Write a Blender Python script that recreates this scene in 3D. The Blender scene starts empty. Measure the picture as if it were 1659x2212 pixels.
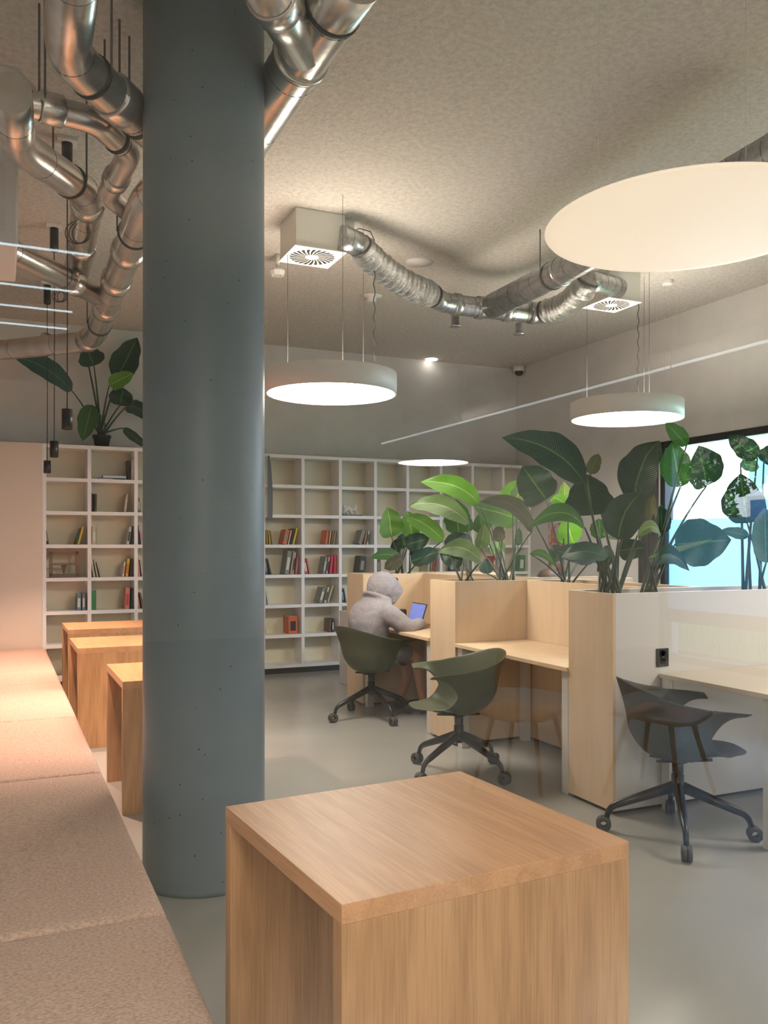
import bpy, bmesh, math, random
from mathutils import Vector, Matrix
random.seed(7)
sc = bpy.context.scene
COL = sc.collection
# ------------------------------------------------------------------ camera
F, HZ, CX, CY, H = 1847.0, 1179.0, 829.5, 1106.0, 1.44
YAW = math.radians(24.26)
S, C = math.sin(YAW), math.cos(YAW)
cam_d = bpy.data.cameras.new('camera')
cam = bpy.data.objects.new('camera', cam_d); COL.objects.link(cam)
cam.location = (0, 0, H); cam.rotation_euler = (math.pi/2, 0, -YAW)
cam_d.sensor_fit = 'HORIZONTAL'; cam_d.sensor_width = 36; cam_d.lens = 36*F/1659
cam_d.shift_y = (HZ-CY)/1659; cam_d.clip_start = 0.02; cam_d.clip_end = 300
sc.camera = cam
# ------------------------------------------------------------------ light and exposure
sc.view_settings.view_transform = 'Standard'; sc.view_settings.look = 'None'
sc.view_settings.gamma = 1; sc.view_settings.use_curve_mapping = False
sc.view_settings.exposure = 1.2
SKY_STRENGTH = 5.0
LAMP_E = 15.0
UP_W = 11
w = bpy.data.worlds.new('sky'); sc.world = w; w.use_nodes = True
nt = w.node_tree; bgn = nt.nodes['Background']
tc = nt.nodes.new('ShaderNodeTexCoord'); sp = nt.nodes.new('ShaderNodeSeparateXYZ'); rp = nt.nodes.new('ShaderNodeValToRGB')
nt.links.new(tc.outputs['Generated'], sp.inputs[0]); nt.links.new(sp.outputs['Z'], rp.inputs[0])
rp.color_ramp.elements[0].color = (.50, .74, 1, 1); rp.color_ramp.elements[1].color = (.16, .40, 1, 1)
rp.color_ramp.elements[1].position = .6
nt.links.new(rp.outputs[0], bgn.inputs[0]); bgn.inputs[1].default_value = SKY_STRENGTH
def light(name, kind, loc, energy, color, **k):
    l = bpy.data.lights.new(name, kind); l.energy = energy; l.color = color
    for a, v in k.items():
        if a != 'rot': setattr(l, a, v)
    o = bpy.data.objects.new(name, l); o.location = loc; COL.objects.link(o)
    if 'rot' in k: o.rotation_euler = k['rot']
    return o
light('sun', 'SUN', (0, 0, 20), 15, (1, .95, .86), angle=.01, rot=(0, math.radians(-42), math.radians(-20)))
XR, YB, ZC, YF, XL = 6.23, 9.58, 3.77, -12.4, -1.7       # right wall, back wall, ceiling, far end behind, left wall
WIN = [(3.2, 6.80, .34, 2.44), (-6.1, -2.4, .34, 2.44)]
for i, (a, b, z0, z1) in enumerate(WIN):
    p = bpy.data.lights.new('window_portal', 'AREA'); p.shape = 'RECTANGLE'; p.size = z1-z0; p.size_y = b-a
    p.cycles.is_portal = True
    o = bpy.data.objects.new('window_portal', p); o.location = (XR+.06, (a+b)/2, (z0+z1)/2); o.rotation_euler = (0, math.pi/2, 0)
    COL.objects.link(o)
# ------------------------------------------------------------------ helpers
def ray(px, py):
    a = (px-CX)/F
    return Vector((S+a*C, C-a*S, (HZ-py)/F))
def at(px, py, X=None, Y=None, Z=None, d=None):
    r = ray(px, py)
    if X is not None: t = X/r.x
    elif Y is not None: t = Y/r.y
    elif Z is not None: t = (Z-H)/r.z
    else: t = d
    return Vector((0, 0, H)) + r*t
WL = {}
class MB:
    def __init__(s): s.bm = bmesh.new(); s.uv = None
    def _m(s, f, mi):
        for x in f: x.material_index = mi
    def box(s, x0, x1, y0, y1, z0, z1, mi=0, M=None):
        v = [s.bm.verts.new((x, y, z)) for x in (x0, x1) for y in (y0, y1) for z in (z0, z1)]
        if M: 
            for a in v: a.co = M @ a.co
        for q in ((0,1,3,2),(4,6,7,5),(0,4,5,1),(2,3,7,6),(0,2,6,4),(1,5,7,3)):
            f = s.bm.faces.new([v[i] for i in q]); f.material_index = mi
        return s
    def tube(s, pts, r, seg=10, mi=0, caps=True, flat=1.0):
        pts = [Vector(p) for p in pts]; n = len(pts)
        rs = r if isinstance(r, (list, tuple)) else [r]*n
        rings = []; up = None
        for i, p in enumerate(pts):
            t = (pts[min(i+1, n-1)]-pts[max(i-1, 0)])
            if t.length < 1e-9: t = Vector((0,0,1))
            t.normalize()
            if up is None:
                up = Vector((0,0,1)) if abs(t.z) < .9 else Vector((0,1,0))
            side = t.cross(up)
            if side.length < 1e-6: side = t.cross(Vector((1,0,0)))
            side.normalize(); up = side.cross(t).normalized()
            rings.append([s.bm.verts.new(p + (side*math.cos(k/seg*2*math.pi) + up*math.sin(k/seg*2*math.pi)*flat)*rs[i]) for k in range(seg)])
        for a, b in zip(rings, rings[1:]):
            for k in range(seg):
                f = s.bm.faces.new([a[k], a[(k+1)%seg], b[(k+1)%seg], b[k]]); f.material_index = mi; f.smooth = True
        if caps:
            for R in (rings[0][::-1], rings[-1]):
                f = s.bm.faces.new(R); f.material_index = mi
        return s
    def lathe(s, prof, c=(0,0,0), seg=32, mi=0, M=None, smooth=True):
        c = Vector(c); rings = []
        for r, z in prof:
            if r < 1e-6: rings.append([s.bm.verts.new(c+Vector((0,0,z)))])
            else: rings.append([s.bm.verts.new(c+Vector((r*math.cos(k/seg*2*math.pi), r*math.sin(k/seg*2*math.pi), z))) for k in range(seg)])
        if M:
            for R in rings:
                for v in R: v.co = M @ v.co
        for a, b in zip(rings, rings[1:]):
            for k in range(seg):
                k2 = (k+1)%seg
                if len(a) == 1 and len(b) == 1: continue
                if len(a) == 1: vs = [a[0], b[k2], b[k]]
                elif len(b) == 1: vs = [a[k], a[k2], b[0]]
                else: vs = [a[k], a[k2], b[k2], b[k]]
                f = s.bm.faces.new(vs); f.material_index = mi; f.smooth = smooth
        return s
    def grid(s, fn, nu, nv, mi=0, uv=True, smooth=True):
        if s.uv is None: s.uv = s.bm.loops.layers.uv.new('UVMap')
        V = [[s.bm.verts.new(fn(i/nu, j/nv)) for j in range(nv+1)] for i in range(nu+1)]
        for i in range(nu):
            for j in range(nv):
                try: f = s.bm.faces.new([V[i][j], V[i+1][j], V[i+1][j+1], V[i][j+1]])
                except ValueError: continue
                f.smooth = smooth; f.material_index = mi
                for l, (a, b) in zip(f.loops, ((i,j),(i+1,j),(i+1,j+1),(i,j+1))): l[s.uv].uv = (a/nu, b/nv)
        return s
    def poly(s, pts, mi=0):
        f = s.bm.faces.new([s.bm.verts.new(p) for p in pts]); f.material_index = mi; return s
    def build(s, name, mats, parent=None, world=True, bevel=0, sub=0, thick=0, fixn=True):
        if fixn: bmesh.ops.recalc_face_normals(s.bm, faces=s.bm.faces)
        me = bpy.data.meshes.new(name)
        if parent and world: bmesh.ops.translate(s.bm, verts=s.bm.verts, vec=-WL.get(parent.name, Vector((0,0,0))))
        s.bm.to_mesh(me); s.bm.free()
        o = bpy.data.objects.new(name, me); COL.objects.link(o)
        for m in (mats if isinstance(mats, (list, tuple)) else [mats]): me.materials.append(m)
        if parent: o.parent = parent; WL[o.name] = WL.get(parent.name, Vector((0,0,0)))
        if thick: m = o.modifiers.new('t', 'SOLIDIFY'); m.thickness = thick; m.offset = 0
        if bevel: m = o.modifiers.new('b', 'BEVEL'); m.width = bevel; m.segments = 2; m.limit_method = 'ANGLE'; m.harden_normals = False
        if sub: m = o.modifiers.new('s', 'SUBSURF'); m.levels = sub; m.render_levels = sub
        return o
def thing(name, label, cat, loc=(0,0,0), rotz=0, group=None):
    o = bpy.data.objects.new(name, None); COL.objects.link(o); o.empty_display_size = .1
    o.location = loc; o.rotation_euler = (0, 0, rotz); WL[o.name] = Vector(loc)
    return tag(o, label, cat, group)
def tag(o, label, cat, group=None):
    o['label'] = label; o['category'] = cat
    if group: o['group'] = group
    return o
def struct(o): o['kind'] = 'structure'; return o
def dup(root, loc, rotz, label, group=None):
    def rec(o, par):
        c = o.copy(); COL.objects.link(c); c.parent = par
        for ch in list(o.children): rec(ch, c)
        return c
    r = rec(root, None); r.location = loc; r.rotation_euler = (0, 0, rotz); r['label'] = label
    if group: r['group'] = group
    return r
def fillet(pts, rad, n=5):
    pts = [Vector(p) for p in pts]; out = [pts[0]]
    for a, b, c in zip(pts, pts[1:], pts[2:]):
        d1 = min(rad, (a-b).length*.45); d2 = min(rad, (c-b).length*.45)
        p, q = b+(a-b).normalized()*d1, b+(c-b).normalized()*d2
        for k in range(n+1):
            t = k/n; out.append(p*(1-t)**2 + b*2*t*(1-t) + q*t*t)
    return out + [pts[-1]]
def along(pts, step):
    pts = [Vector(p) for p in pts]; out = [pts[0].copy()]; 
    for a, b in zip(pts, pts[1:]):
        n = max(1, int((b-a).length/step))
        for k in range(1, n+1): out.append(a.lerp(b, k/n))
    return out
# ------------------------------------------------------------------ materials
def mat(name, col, rough=.5, metal=0, **k):
    m = bpy.data.materials.new(name); m.use_nodes = True
    b = m.node_tree.nodes['Principled BSDF']
    b.inputs['Base Color'].default_value = (*col, 1); b.inputs['Roughness'].default_value = rough; b.inputs['Metallic'].default_value = metal
    for a, v in k.items(): b.inputs[a.replace('_', ' ')].default_value = v
    return m
def N(m, t, **k):
    n = m.node_tree.nodes.new(t)
    for a, v in k.items():
        if a in n.inputs: n.inputs[a].default_value = v
        else: setattr(n, a, v)
    return n
def L(m, a, b): m.node_tree.links.new(a, b)
def bs(m): return m.node_tree.nodes['Principled BSDF']
def noisy(m, c1, c2, scale, bump=0, detail=6, coord='Object', stretch=(1,1,1), dist=.01, rough=.6, lo=.35, hi=.65):
    t = N(m, 'ShaderNodeTexCoord'); mp = N(m, 'ShaderNodeMapping'); mp.inputs['Scale'].default_value = stretch
    n = N(m, 'ShaderNodeTexNoise', Scale=scale, Detail=detail, Roughness=rough); r = N(m, 'ShaderNodeValToRGB')
    L(m, t.outputs[coord], mp.inputs[0]); L(m, mp.outputs[0], n.inputs['Vector']); L(m, n.outputs[0], r.inputs[0])
    e = r.color_ramp.elements; e[0].color = (*c1, 1); e[1].color = (*c2, 1); e[0].position = lo; e[1].position = hi
    L(m, r.outputs[0], bs(m).inputs['Base Color'])
    if bump:
        b = N(m, 'ShaderNodeBump', Strength=bump, Distance=dist); L(m, n.outputs[0], b.inputs['Height']); L(m, b.outputs[0], bs(m).inputs['Normal'])
    return m
def wood(name, base, dark, grain_axis=2, rough=.42):
    m = mat(name, base, rough)
    t = N(m, 'ShaderNodeTexCoord'); mp = N(m, 'ShaderNodeMapping'); sx = [9, 9, 9]; sx[grain_axis] = .9
    mp.inputs['Scale'].default_value = sx
    n1 = N(m, 'ShaderNodeTexNoise', Scale=1.0, Detail=3, Roughness=.5)
    L(m, t.outputs['Object'], mp.inputs[0]); L(m, mp.outputs[0], n1.inputs['Vector'])
    mu = N(m, 'ShaderNodeMath', operation='MULTIPLY'); mu.inputs[1].default_value = 22; L(m, n1.outputs[0], mu.inputs[0])
    sn = N(m, 'ShaderNodeMath', operation='SINE'); L(m, mu.outputs[0], sn.inputs[0])
    mp2 = N(m, 'ShaderNodeMapping'); s2 = [160, 160, 160]; s2[grain_axis] = 5; mp2.inputs['Scale'].default_value = s2
    n2 = N(m, 'ShaderNodeTexNoise', Scale=1.0, Detail=4, Roughness=.6); L(m, t.outputs['Object'], mp2.inputs[0]); L(m, mp2.outputs[0], n2.inputs['Vector'])
    ad = N(m, 'ShaderNodeMath', operation='MULTIPLY_ADD'); ad.inputs[1].default_value = .12; L(m, sn.outputs[0], ad.inputs[0]); L(m, n2.outputs[0], ad.inputs[2])
    r = N(m, 'ShaderNodeValToRGB'); e = r.color_ramp.elements; e[0].position = .28; e[1].position = .66; e[0].color = (*dark, 1); e[1].color = (*base, 1)
    L(m, ad.outputs[0], r.inputs[0]); L(m, r.outputs[0], bs(m).inputs['Base Color'])
    b = N(m, 'ShaderNodeBump', Strength=.12, Distance=.002); L(m, n2.outputs[0], b.inputs['Height']); L(m, b.outputs[0], bs(m).inputs['Normal'])
    return m
def emit(name, col, s):
    m = mat(name, col, .5); bs(m).inputs['Emission Color'].default_value = (*col, 1); bs(m).inputs['Emission Strength'].default_value = s
    return m
M = {}
M['wall'] = noisy(mat('wall_paint', (.6,.6,.6), .8), (.58,.57,.55), (.63,.62,.60), 3)
M['ceiling'] = noisy(mat('ceiling_plaster', (.5,.5,.5), .95), (.50,.465,.41), (.68,.64,.58), 30, bump=1.0, detail=9, dist=.02, rough=.7, lo=.3, hi=.6)
M['floor'] = noisy(mat('floor_resin', (.2,.2,.2), .22), (.31,.305,.285), (.34,.335,.315), 1.5, rough=.4)
bs(M['floor']).inputs['Specular IOR Level'].default_value = .5
M['white'] = mat('white_lacquer', (.82,.81,.80), .4)
M['cream_back'] = mat('cream_shelf_back', (.72,.66,.50), .6)
M['cabinet'] = mat('cream_panel', (.70,.60,.50), .5)
M['plinth'] = mat('black_plinth', (.012,.012,.014), .5)
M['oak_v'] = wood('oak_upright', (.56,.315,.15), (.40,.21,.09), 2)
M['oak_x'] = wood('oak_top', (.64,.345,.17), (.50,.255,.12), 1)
M['birch'] = noisy(mat('birch_laminate', (.62,.47,.31), .45), (.60,.45,.30), (.66,.50,.34), 2, stretch=(6,6,.6))
M['panel_white'] = mat('white_divider', (.62,.60,.58), .35)
M['steel_white'] = mat('pale_steel', (.62,.60,.57), .35, .2)
M['column'] = noisy(mat('column_concrete', (.16,.18,.2), .42), (.125,.17,.20), (.155,.20,.23), 1.2, detail=5)
# pores of the cast concrete
_m = M['column']; _t = N(_m, 'ShaderNodeTexCoord'); _v = N(_m, 'ShaderNodeTexVoronoi', Scale=17.0); L(_m, _t.outputs['Object'], _v.inputs['Vector'])
_r = N(_m, 'ShaderNodeValToRGB'); _r.color_ramp.elements[0].position = .05; _r.color_ramp.elements[1].position = .075
L(_m, _v.outputs['Distance'], _r.inputs[0]); _x = N(_m, 'ShaderNodeMixRGB', blend_type='MULTIPLY'); _x.inputs[0].default_value = .8
_old = bs(_m).inputs['Base Color'].links[0].from_socket; L(_m, _old, _x.inputs[1]); L(_m, _r.outputs[0], _x.inputs[2]); L(_m, _x.outputs[0], bs(_m).inputs['Base Color'])
M['fabric'] = noisy(mat('pink_beige_boucle', (.5,.35,.28), .95), (.44,.305,.24), (.64,.46,.37), 95, bump=.7, detail=5, dist=.006, stretch=(1,1.6,1), lo=.38, hi=.6)
M['duct'] = noisy(mat('galvanised_foil', (.7,.7,.7), .26, .95), (.55,.53,.50), (.74,.72,.69), 5, bump=.25, dist=.01)
M['spiral'] = noisy(mat('spiral_steel', (.35,.36,.38), .3, .95), (.34,.35,.36), (.50,.51,.52), 30, bump=.1)
M['flex'] = noisy(mat('crinkled_foil', (.8,.8,.8), .16, 1), (.45,.45,.44), (.72,.71,.70), 20, bump=1.0, detail=9, dist=.06, rough=.75)
M['strap'] = mat('dark_clamp', (.03,.03,.03), .5, .3)
M['rod'] = mat('threaded_rod', (.12,.11,.1), .5, .6)
M['lamp_body'] = mat('lamp_white', (.72,.71,.69), .45)
M['lamp_on'] = emit('lamp_diffuser', (1,.90,.76), LAMP_E)
M['lamp_near'] = emit('lamp_diffuser_warm', (1,.85,.66), .27)
M['black'] = mat('black_metal', (.006,.006,.007), .35)
M['black_soft'] = mat('black_plastic', (.02,.02,.021), .5)
M['wheel'] = mat('dark_grey_rubber', (.045,.045,.042), .55)
M['cable'] = mat('cable', (.03,.03,.03), .5)
M['shell'] = mat('olive_plastic', (.052,.062,.028), .48)
M['shell_b'] = mat('dark_olive_plastic', (.026,.033,.029), .6)
M['hoodie'] = noisy(mat('grey_sweatshirt', (.33,.31,.33), .95), (.24,.225,.25), (.31,.29,.32), 60, bump=.25, dist=.004)
M['skin'] = mat('skin', (.40,.20,.13), .55)
M['hair'] = noisy(mat('brown_hair', (.05,.03,.02), .6), (.02,.012,.01), (.07,.04,.025), 40, stretch=(1,1,.2))
M['shorts'] = mat('dark_shorts', (.16,.16,.17), .9)
M['shoe'] = mat('black_shoe', (.012,.012,.014), .7)
M['paper'] = mat('paper_white', (.72,.70,.66), .7)
M['soil'] = noisy(mat('soil', (.03,.02,.015), .95), (.015,.01,.008), (.06,.04,.03), 60, bump=.5)
M['pot'] = mat('black_pot', (.015,.016,.018), .5)
M['frame'] = mat('dark_window_frame', (.035,.037,.04), .4, .3)
M['plastic_white'] = mat('white_plastic', (.68,.66,.63), .45)
M['stand_wood'] = wood('walnut_stand', (.24,.13,.06), (.13,.065,.03), 0)
M['box_paint'] = mat('air_box_paint', (.60,.60,.55), .5)
def leafmat(name, c, vein, trans=.35):
    m = mat(name, c, .42)
    t = N(m, 'ShaderNodeUVMap'); s = N(m, 'ShaderNodeSeparateXYZ'); L(m, t.outputs[0], s.inputs[0])
    a = N(m, 'ShaderNodeMath', operation='SUBTRACT'); L(m, s.outputs['Y'], a.inputs[0]); a.inputs[1].default_value = .5
    b = N(m, 'ShaderNodeMath', operation='ABSOLUTE'); L(m, a.outputs[0], b.inputs[0])
    rm = N(m, 'ShaderNodeValToRGB'); rm.color_ramp.elements[0].position = .012; rm.color_ramp.elements[1].position = .03
    L(m, b.outputs[0], rm.inputs[0])
    q = N(m, 'ShaderNodeMath', operation='MULTIPLY_ADD'); L(m, b.outputs[0], q.inputs[0]); q.inputs[1].default_value = -.45; L(m, s.outputs['X'], q.inputs[2])
    k = N(m, 'ShaderNodeMath', operation='MULTIPLY'); L(m, q.outputs[0], k.inputs[0]); k.inputs[1].default_value = 190
    sn = N(m, 'ShaderNodeMath', operation='SINE'); L(m, k.outputs[0], sn.inputs[0])
    r2 = N(m, 'ShaderNodeValToRGB'); r2.color_ramp.elements[0].position = .2; r2.color_ramp.elements[0].color = (*c, 1); r2.color_ramp.elements[1].color = (*[x*1.35+.004 for x in c], 1)
    L(m, sn.outputs[0], r2.inputs[0])
    mx = N(m, 'ShaderNodeMixRGB'); L(m, rm.outputs[0], mx.inputs[0]); mx.inputs[1].default_value = (*vein, 1); L(m, r2.outputs[0], mx.inputs[2])
    L(m, mx.outputs[0], bs(m).inputs['Base Color'])
    bu = N(m, 'ShaderNodeBump', Strength=.35, Distance=.004); L(m, sn.outputs[0], bu.inputs['Height']); L(m, bu.outputs[0], bs(m).inputs['Normal'])
    if trans:
        tr = N(m, 'ShaderNodeBsdfTranslucent'); g = N(m, 'ShaderNodeMixRGB', blend_type='MULTIPLY'); g.inputs[0].default_value = 1
        L(m, mx.outputs[0], g.inputs[1]); g.inputs[2].default_value = (1.6, 1.9, .5, 1); L(m, g.outputs[0], tr.inputs['Color'])
        ms = N(m, 'ShaderNodeMixShader'); ms.inputs[0].default_value = trans
        L(m, bs(m).outputs[0], ms.inputs[1]); L(m, tr.outputs[0], ms.inputs[2]); L(m, ms.outputs[0], m.node_tree.nodes['Material Output'].inputs[0])
    return m
M['leaf_dark'] = leafmat('leaf_dark', (.007,.040,.024), (.08,.18,.06), .08)
M['leaf_mid'] = leafmat('leaf_mid', (.03,.11,.03), (.16,.30,.08), .25)
M['leaf_bright'] = leafmat('leaf_bright', (.09,.22,.03), (.30,.46,.12), .3)
M['leaf_pale'] = leafmat('leaf_pale', (.11,.17,.085), (.30,.38,.20), .3)
M['leaf_brown'] = leafmat('leaf_brown', (.055,.06,.03), (.12,.13,.07), .15)
M['leaf_teal'] = leafmat('leaf_teal', (.025,.085,.075), (.10,.22,.18), .12)  # teal puts bluish window light into the colour of some leaves
M['stem'] = mat('stem_green', (.025,.045,.02), .5)
# window and partition glass: mirror reflection by angle, the rest passes straight through
def glassmat(name, base, tint=(1,1,1)):
    m = bpy.data.materials.new(name); m.use_nodes = True; n = m.node_tree.nodes; n.clear()
    out = n.new('ShaderNodeOutputMaterial'); ms = n.new('ShaderNodeMixShader'); tr = n.new('ShaderNodeBsdfTransparent'); gl = n.new('ShaderNodeBsdfGlossy')
    gl.inputs['Roughness'].default_value = 0; tr.inputs['Color'].default_value = (*tint, 1)
    ge = n.new('ShaderNodeNewGeometry'); vm = n.new('ShaderNodeVectorMath'); vm.operation = 'DOT_PRODUCT'
    L(m, ge.outputs['Incoming'], vm.inputs[0]); L(m, ge.outputs['Normal'], vm.inputs[1])
    ab = n.new('ShaderNodeMath'); ab.operation = 'ABSOLUTE'; L(m, vm.outputs['Value'], ab.inputs[0])
    su = n.new('ShaderNodeMath'); su.operation = 'SUBTRACT'; su.inputs[0].default_value = 1; L(m, ab.outputs[0], su.inputs[1])
    po = n.new('ShaderNodeMath'); po.operation = 'POWER'; L(m, su.outputs[0], po.inputs[0]); po.inputs[1].default_value = 4
    ma = n.new('ShaderNodeMath'); ma.operation = 'MULTIPLY_ADD'; L(m, po.outputs[0], ma.inputs[0]); ma.inputs[1].default_value = 1-base; ma.inputs[2].default_value = base
    L(m, ma.outputs[0], ms.inputs[0]); L(m, tr.outputs[0], ms.inputs[1]); L(m, gl.outputs[0], ms.inputs[2]); L(m, ms.outputs[0], out.inputs[0])
    return m
M['glass'] = glassmat('window_glass', .06)
M['pane'] = glassmat('partition_glass', .075, (.97,.985,.985))
def film():
    m = bpy.data.materials.new('frosted_film'); m.use_nodes = True; n = m.node_tree.nodes; n.clear()
    out = n.new('ShaderNodeOutputMaterial'); ms = n.new('ShaderNodeMixShader'); a = n.new('ShaderNodeBsdfTranslucent'); b = n.new('ShaderNodeBsdfDiffuse')
    a.inputs[0].default_value = (.22,.38,.44,1); b.inputs[0].default_value = (.3,.4,.45,1); ms.inputs[0].default_value = .25
    L(m, a.outputs[0], ms.inputs[1]); L(m, b.outputs[0], ms.inputs[2]); L(m, ms.outputs[0], out.inputs[0]); return m
M['film'] = film()
# ------------------------------------------------------------------ room shell
T = .25
struct(MB().box(XL-T, XR+T, YF-T, YB+T, -.2, 0).build('floor', M['floor']))
struct(MB().box(XL-T, XR+T, YF-T, YB+T, ZC, ZC+.25).build('ceiling', M['ceiling']))
struct(MB().box(XL-T, XR+T, YB, YB+T, 0, ZC).build('wall_back', M['wall']))
struct(MB().box(XL-T, XR+T, YF-T, YF, 0, ZC).build('wall_front', M['wall']))
struct(MB().box(XL-T, XL, YF, YB, 0, ZC).build('wall_left', M['wall']))
wr = MB(); ys = [YF]
for a, b, z0, z1 in sorted(WIN):
    wr.box(XR, XR+T, ys[-1], a-.07, 0, ZC); wr.box(XR, XR+T, a-.07, b+.07, 0, z0-.07); wr.box(XR, XR+T, a-.07, b+.07, z1+.07, ZC); ys.append(b+.07)
wr.box(XR, XR+T, ys[-1], YB, 0, ZC)
struct(wr.build('wall_right', M['wall']))
for i, (a, b, z0, z1) in enumerate(WIN):
    n = i+1; fr = MB(); x0, x1 = XR-.01, XR+.10
    fr.box(x0, x1, a-.07, a, z0-.07, z1+.07); fr.box(x0, x1, b, b+.07, z0-.07, z1+.07)
    fr.box(x0, x1, a, b, z1, z1+.07); fr.box(x0, x1, a, b, z0-.07, z0); fr.box(x0+.02, x1, a, b, .665, .80)
    wo = struct(fr.build('window_%d' % n, M['frame'], bevel=.004))
    MB().poly([(XR+.05, a, .80), (XR+.05, b, .80), (XR+.05, b, z1), (XR+.05, a, z1)]).build('upper_pane', M['glass'], wo)
    MB().poly([(XR+.05, a, z0), (XR+.05, b, z0), (XR+.05, b, .665), (XR+.05, a, .665)]).build('lower_pane', M['glass'], wo)
    MB().poly([(XR+.045, a, .80), (XR+.045, b, .80), (XR+.045, b, 1.705), (XR+.045, a, 1.705)]).build('frosted_film', M['film'], wo)
    MB().tube([(XR-.03, b-.75, .86), (XR-.03, b-.95, .86)], .012).build('window_handle', M['frame'], wo)
# black grooved reveal beside the window
g = MB()
for k in range(5): g.box(XR-.05, XR-.012, 6.89+k*.055, 6.935+k*.055, .3, 2.5)
struct(g.build('trim_1', M['frame'], bevel=.003))
# glass partition that the room is seen through
pane = MB().poly([(XL+.02, .36, 0), (XR-.02, .36, 0), (XR-.02, .36, ZC-.02), (XL+.02, .36, ZC-.02)]).build('window_3', M['pane']); struct(pane)
# ------------------------------------------------------------------ round concrete column
cc = Vector((.822, 3.74, 0)); cb = MB()
cb.lathe([(0, 0), (.262, 0), (.262, .02), (.26, 3.20), (.26, ZC-.004), (0, ZC-.004)], (0,0,0), 64)
o = cb.build('column', M['column']); o.location = cc
tag(o, 'thick round blue grey concrete column between bench and oak tables', 'column')
# ------------------------------------------------------------------ bench
bn = thing('bench', 'long low bench base running along the left side under pink beige cushions', 'bench', (.0, 4, 0))
MB().box(-.42, .385, .55, 9.18, .0, .27).build('bench_body', M['cabinet'], bn, bevel=.005)
seams = [.62, 2.43, 4.05, 5.42, 6.83, 7.55, 9.17]
desc = ['nearest pink beige woven bench cushion at the bottom left corner', 'long pink beige bench cushion beside the foot of the round column', 'pink beige bench cushion beside the table just behind the column',
        'brightly lit peach bench cushion beside the middle of three oak tables', 'short peach bench cushion with a lifted front corner, second from the bookcase', 'last bench cushion, touching the cream cabinet wall']
for (a, b), ds in zip(zip(seams, seams[1:]), desc):
    cu = MB(); x0, x1, z0, z1 = -.40, .432, .275, .42; n = 34; A, B = a+.004, b-.004
    def top(u, v, A=A, B=B):
        # u along the bench, v across; rounded edges and a soft crown
        e = .035
        x = x0 + (x1-x0)*v; y = A + (B-A)*u
        dx = min(v, 1-v)*(x1-x0); dy = min(u, 1-u)*(B-A)
        zz = z1
        if dx < e: zz -= e*(1-math.sqrt(max(0, 1-(1-dx/e)**2)))
        if dy < e*.7: zz -= e*.6*(1-math.sqrt(max(0, 1-(1-dy/(e*.7))**2)))
        zz += .006*math.sin(u*math.pi)*math.sin(v*math.pi)
        return Vector((x, y, zz))
    def warp(u): return .5-.5*math.cos(math.pi*u)
    cu.grid(lambda u, v: top(warp(u), warp(v)), 40, 30)
    bm = cu.bm; edge = [e for e in bm.edges if e.is_boundary]
    r = bmesh.ops.extrude_edge_only(bm, edges=edge); vs = [x for x in r['geom'] if isinstance(x, bmesh.types.BMVert)]
    for v in vs: v.co.z = z0
    bmesh.ops.contextual_create(bm, geom=[e for e in bm.edges if e.is_boundary])
    o = cu.build('bench_cushion', M['fabric']); tag(o, ds, 'cushion', 'cushions along the bench')
# ------------------------------------------------------------------ oak cube tables
def make_table(label):
    t = thing('cube_table', label, 'table', group='oak cube tables')
    w_, dpt, h, th = .782, .745, .715, .042
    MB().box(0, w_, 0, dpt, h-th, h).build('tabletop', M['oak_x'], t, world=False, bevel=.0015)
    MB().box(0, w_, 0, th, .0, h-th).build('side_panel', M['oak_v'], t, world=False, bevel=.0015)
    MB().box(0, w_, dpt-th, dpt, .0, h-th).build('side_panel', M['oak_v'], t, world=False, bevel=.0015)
    return t
t0 = make_table('large oak cube table in the foreground, open on its left side')
t0.location = (.631, 1.608, 0); t0.rotation_euler.z = math.radians(4.3)
for (x, y, ry, lb) in ((.603, 4.73, 0, 'oak cube table partly hidden behind the column, nearest of the three at the bench'),
                       (.508, 6.40, 0, 'middle of the three oak cube tables beside the bench'),
                       (.545, 7.84, 0, 'oak cube table farthest back, closest to the bookcase')):
    dup(t0, (x, y, 0), math.radians(ry), lb)
# ------------------------------------------------------------------ cream cabinet and bookcase
YS = 9.23
o = MB().box(XL+.01, .398, 9.2, YB-.004, 0, 2.467).build('cabinet', M['cabinet'], bevel=.003)
tag(o, 'tall plain cream cabinet front at the head of the bench', 'cabinet')
XU = [.418, .849, 1.312, 1.77, 2.23, 2.69, 3.152, 3.607, 4.051, 4.473, 4.925, 5.37, 5.815, 6.205]
ZB = [2.449-.338*k for k in range(8)]
bk = thing('bookcase', 'long white open bookcase with square compartments covering the back wall', 'bookcase', (3.3, YS, 0))
MB().box(.40, 6.222, 9.5, 9.53, .06, 2.465).build('back_panel', M['cream_back'], bk)
for i, x in enumerate(XU): MB().box(x-.018, x+.018, YS, 9.5, .066, 2.467).build('upright', M['white'], bk)
for i, z in enumerate(ZB): MB().box(.40, 6.222, YS+.002, 9.5, z-.018, z+.018).build('shelf_board', M['white'], bk)
MB().box(.40, 6.222, YS+.03, 9.5, 0, .064).build('plinth', M['plinth'], bk)
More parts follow.
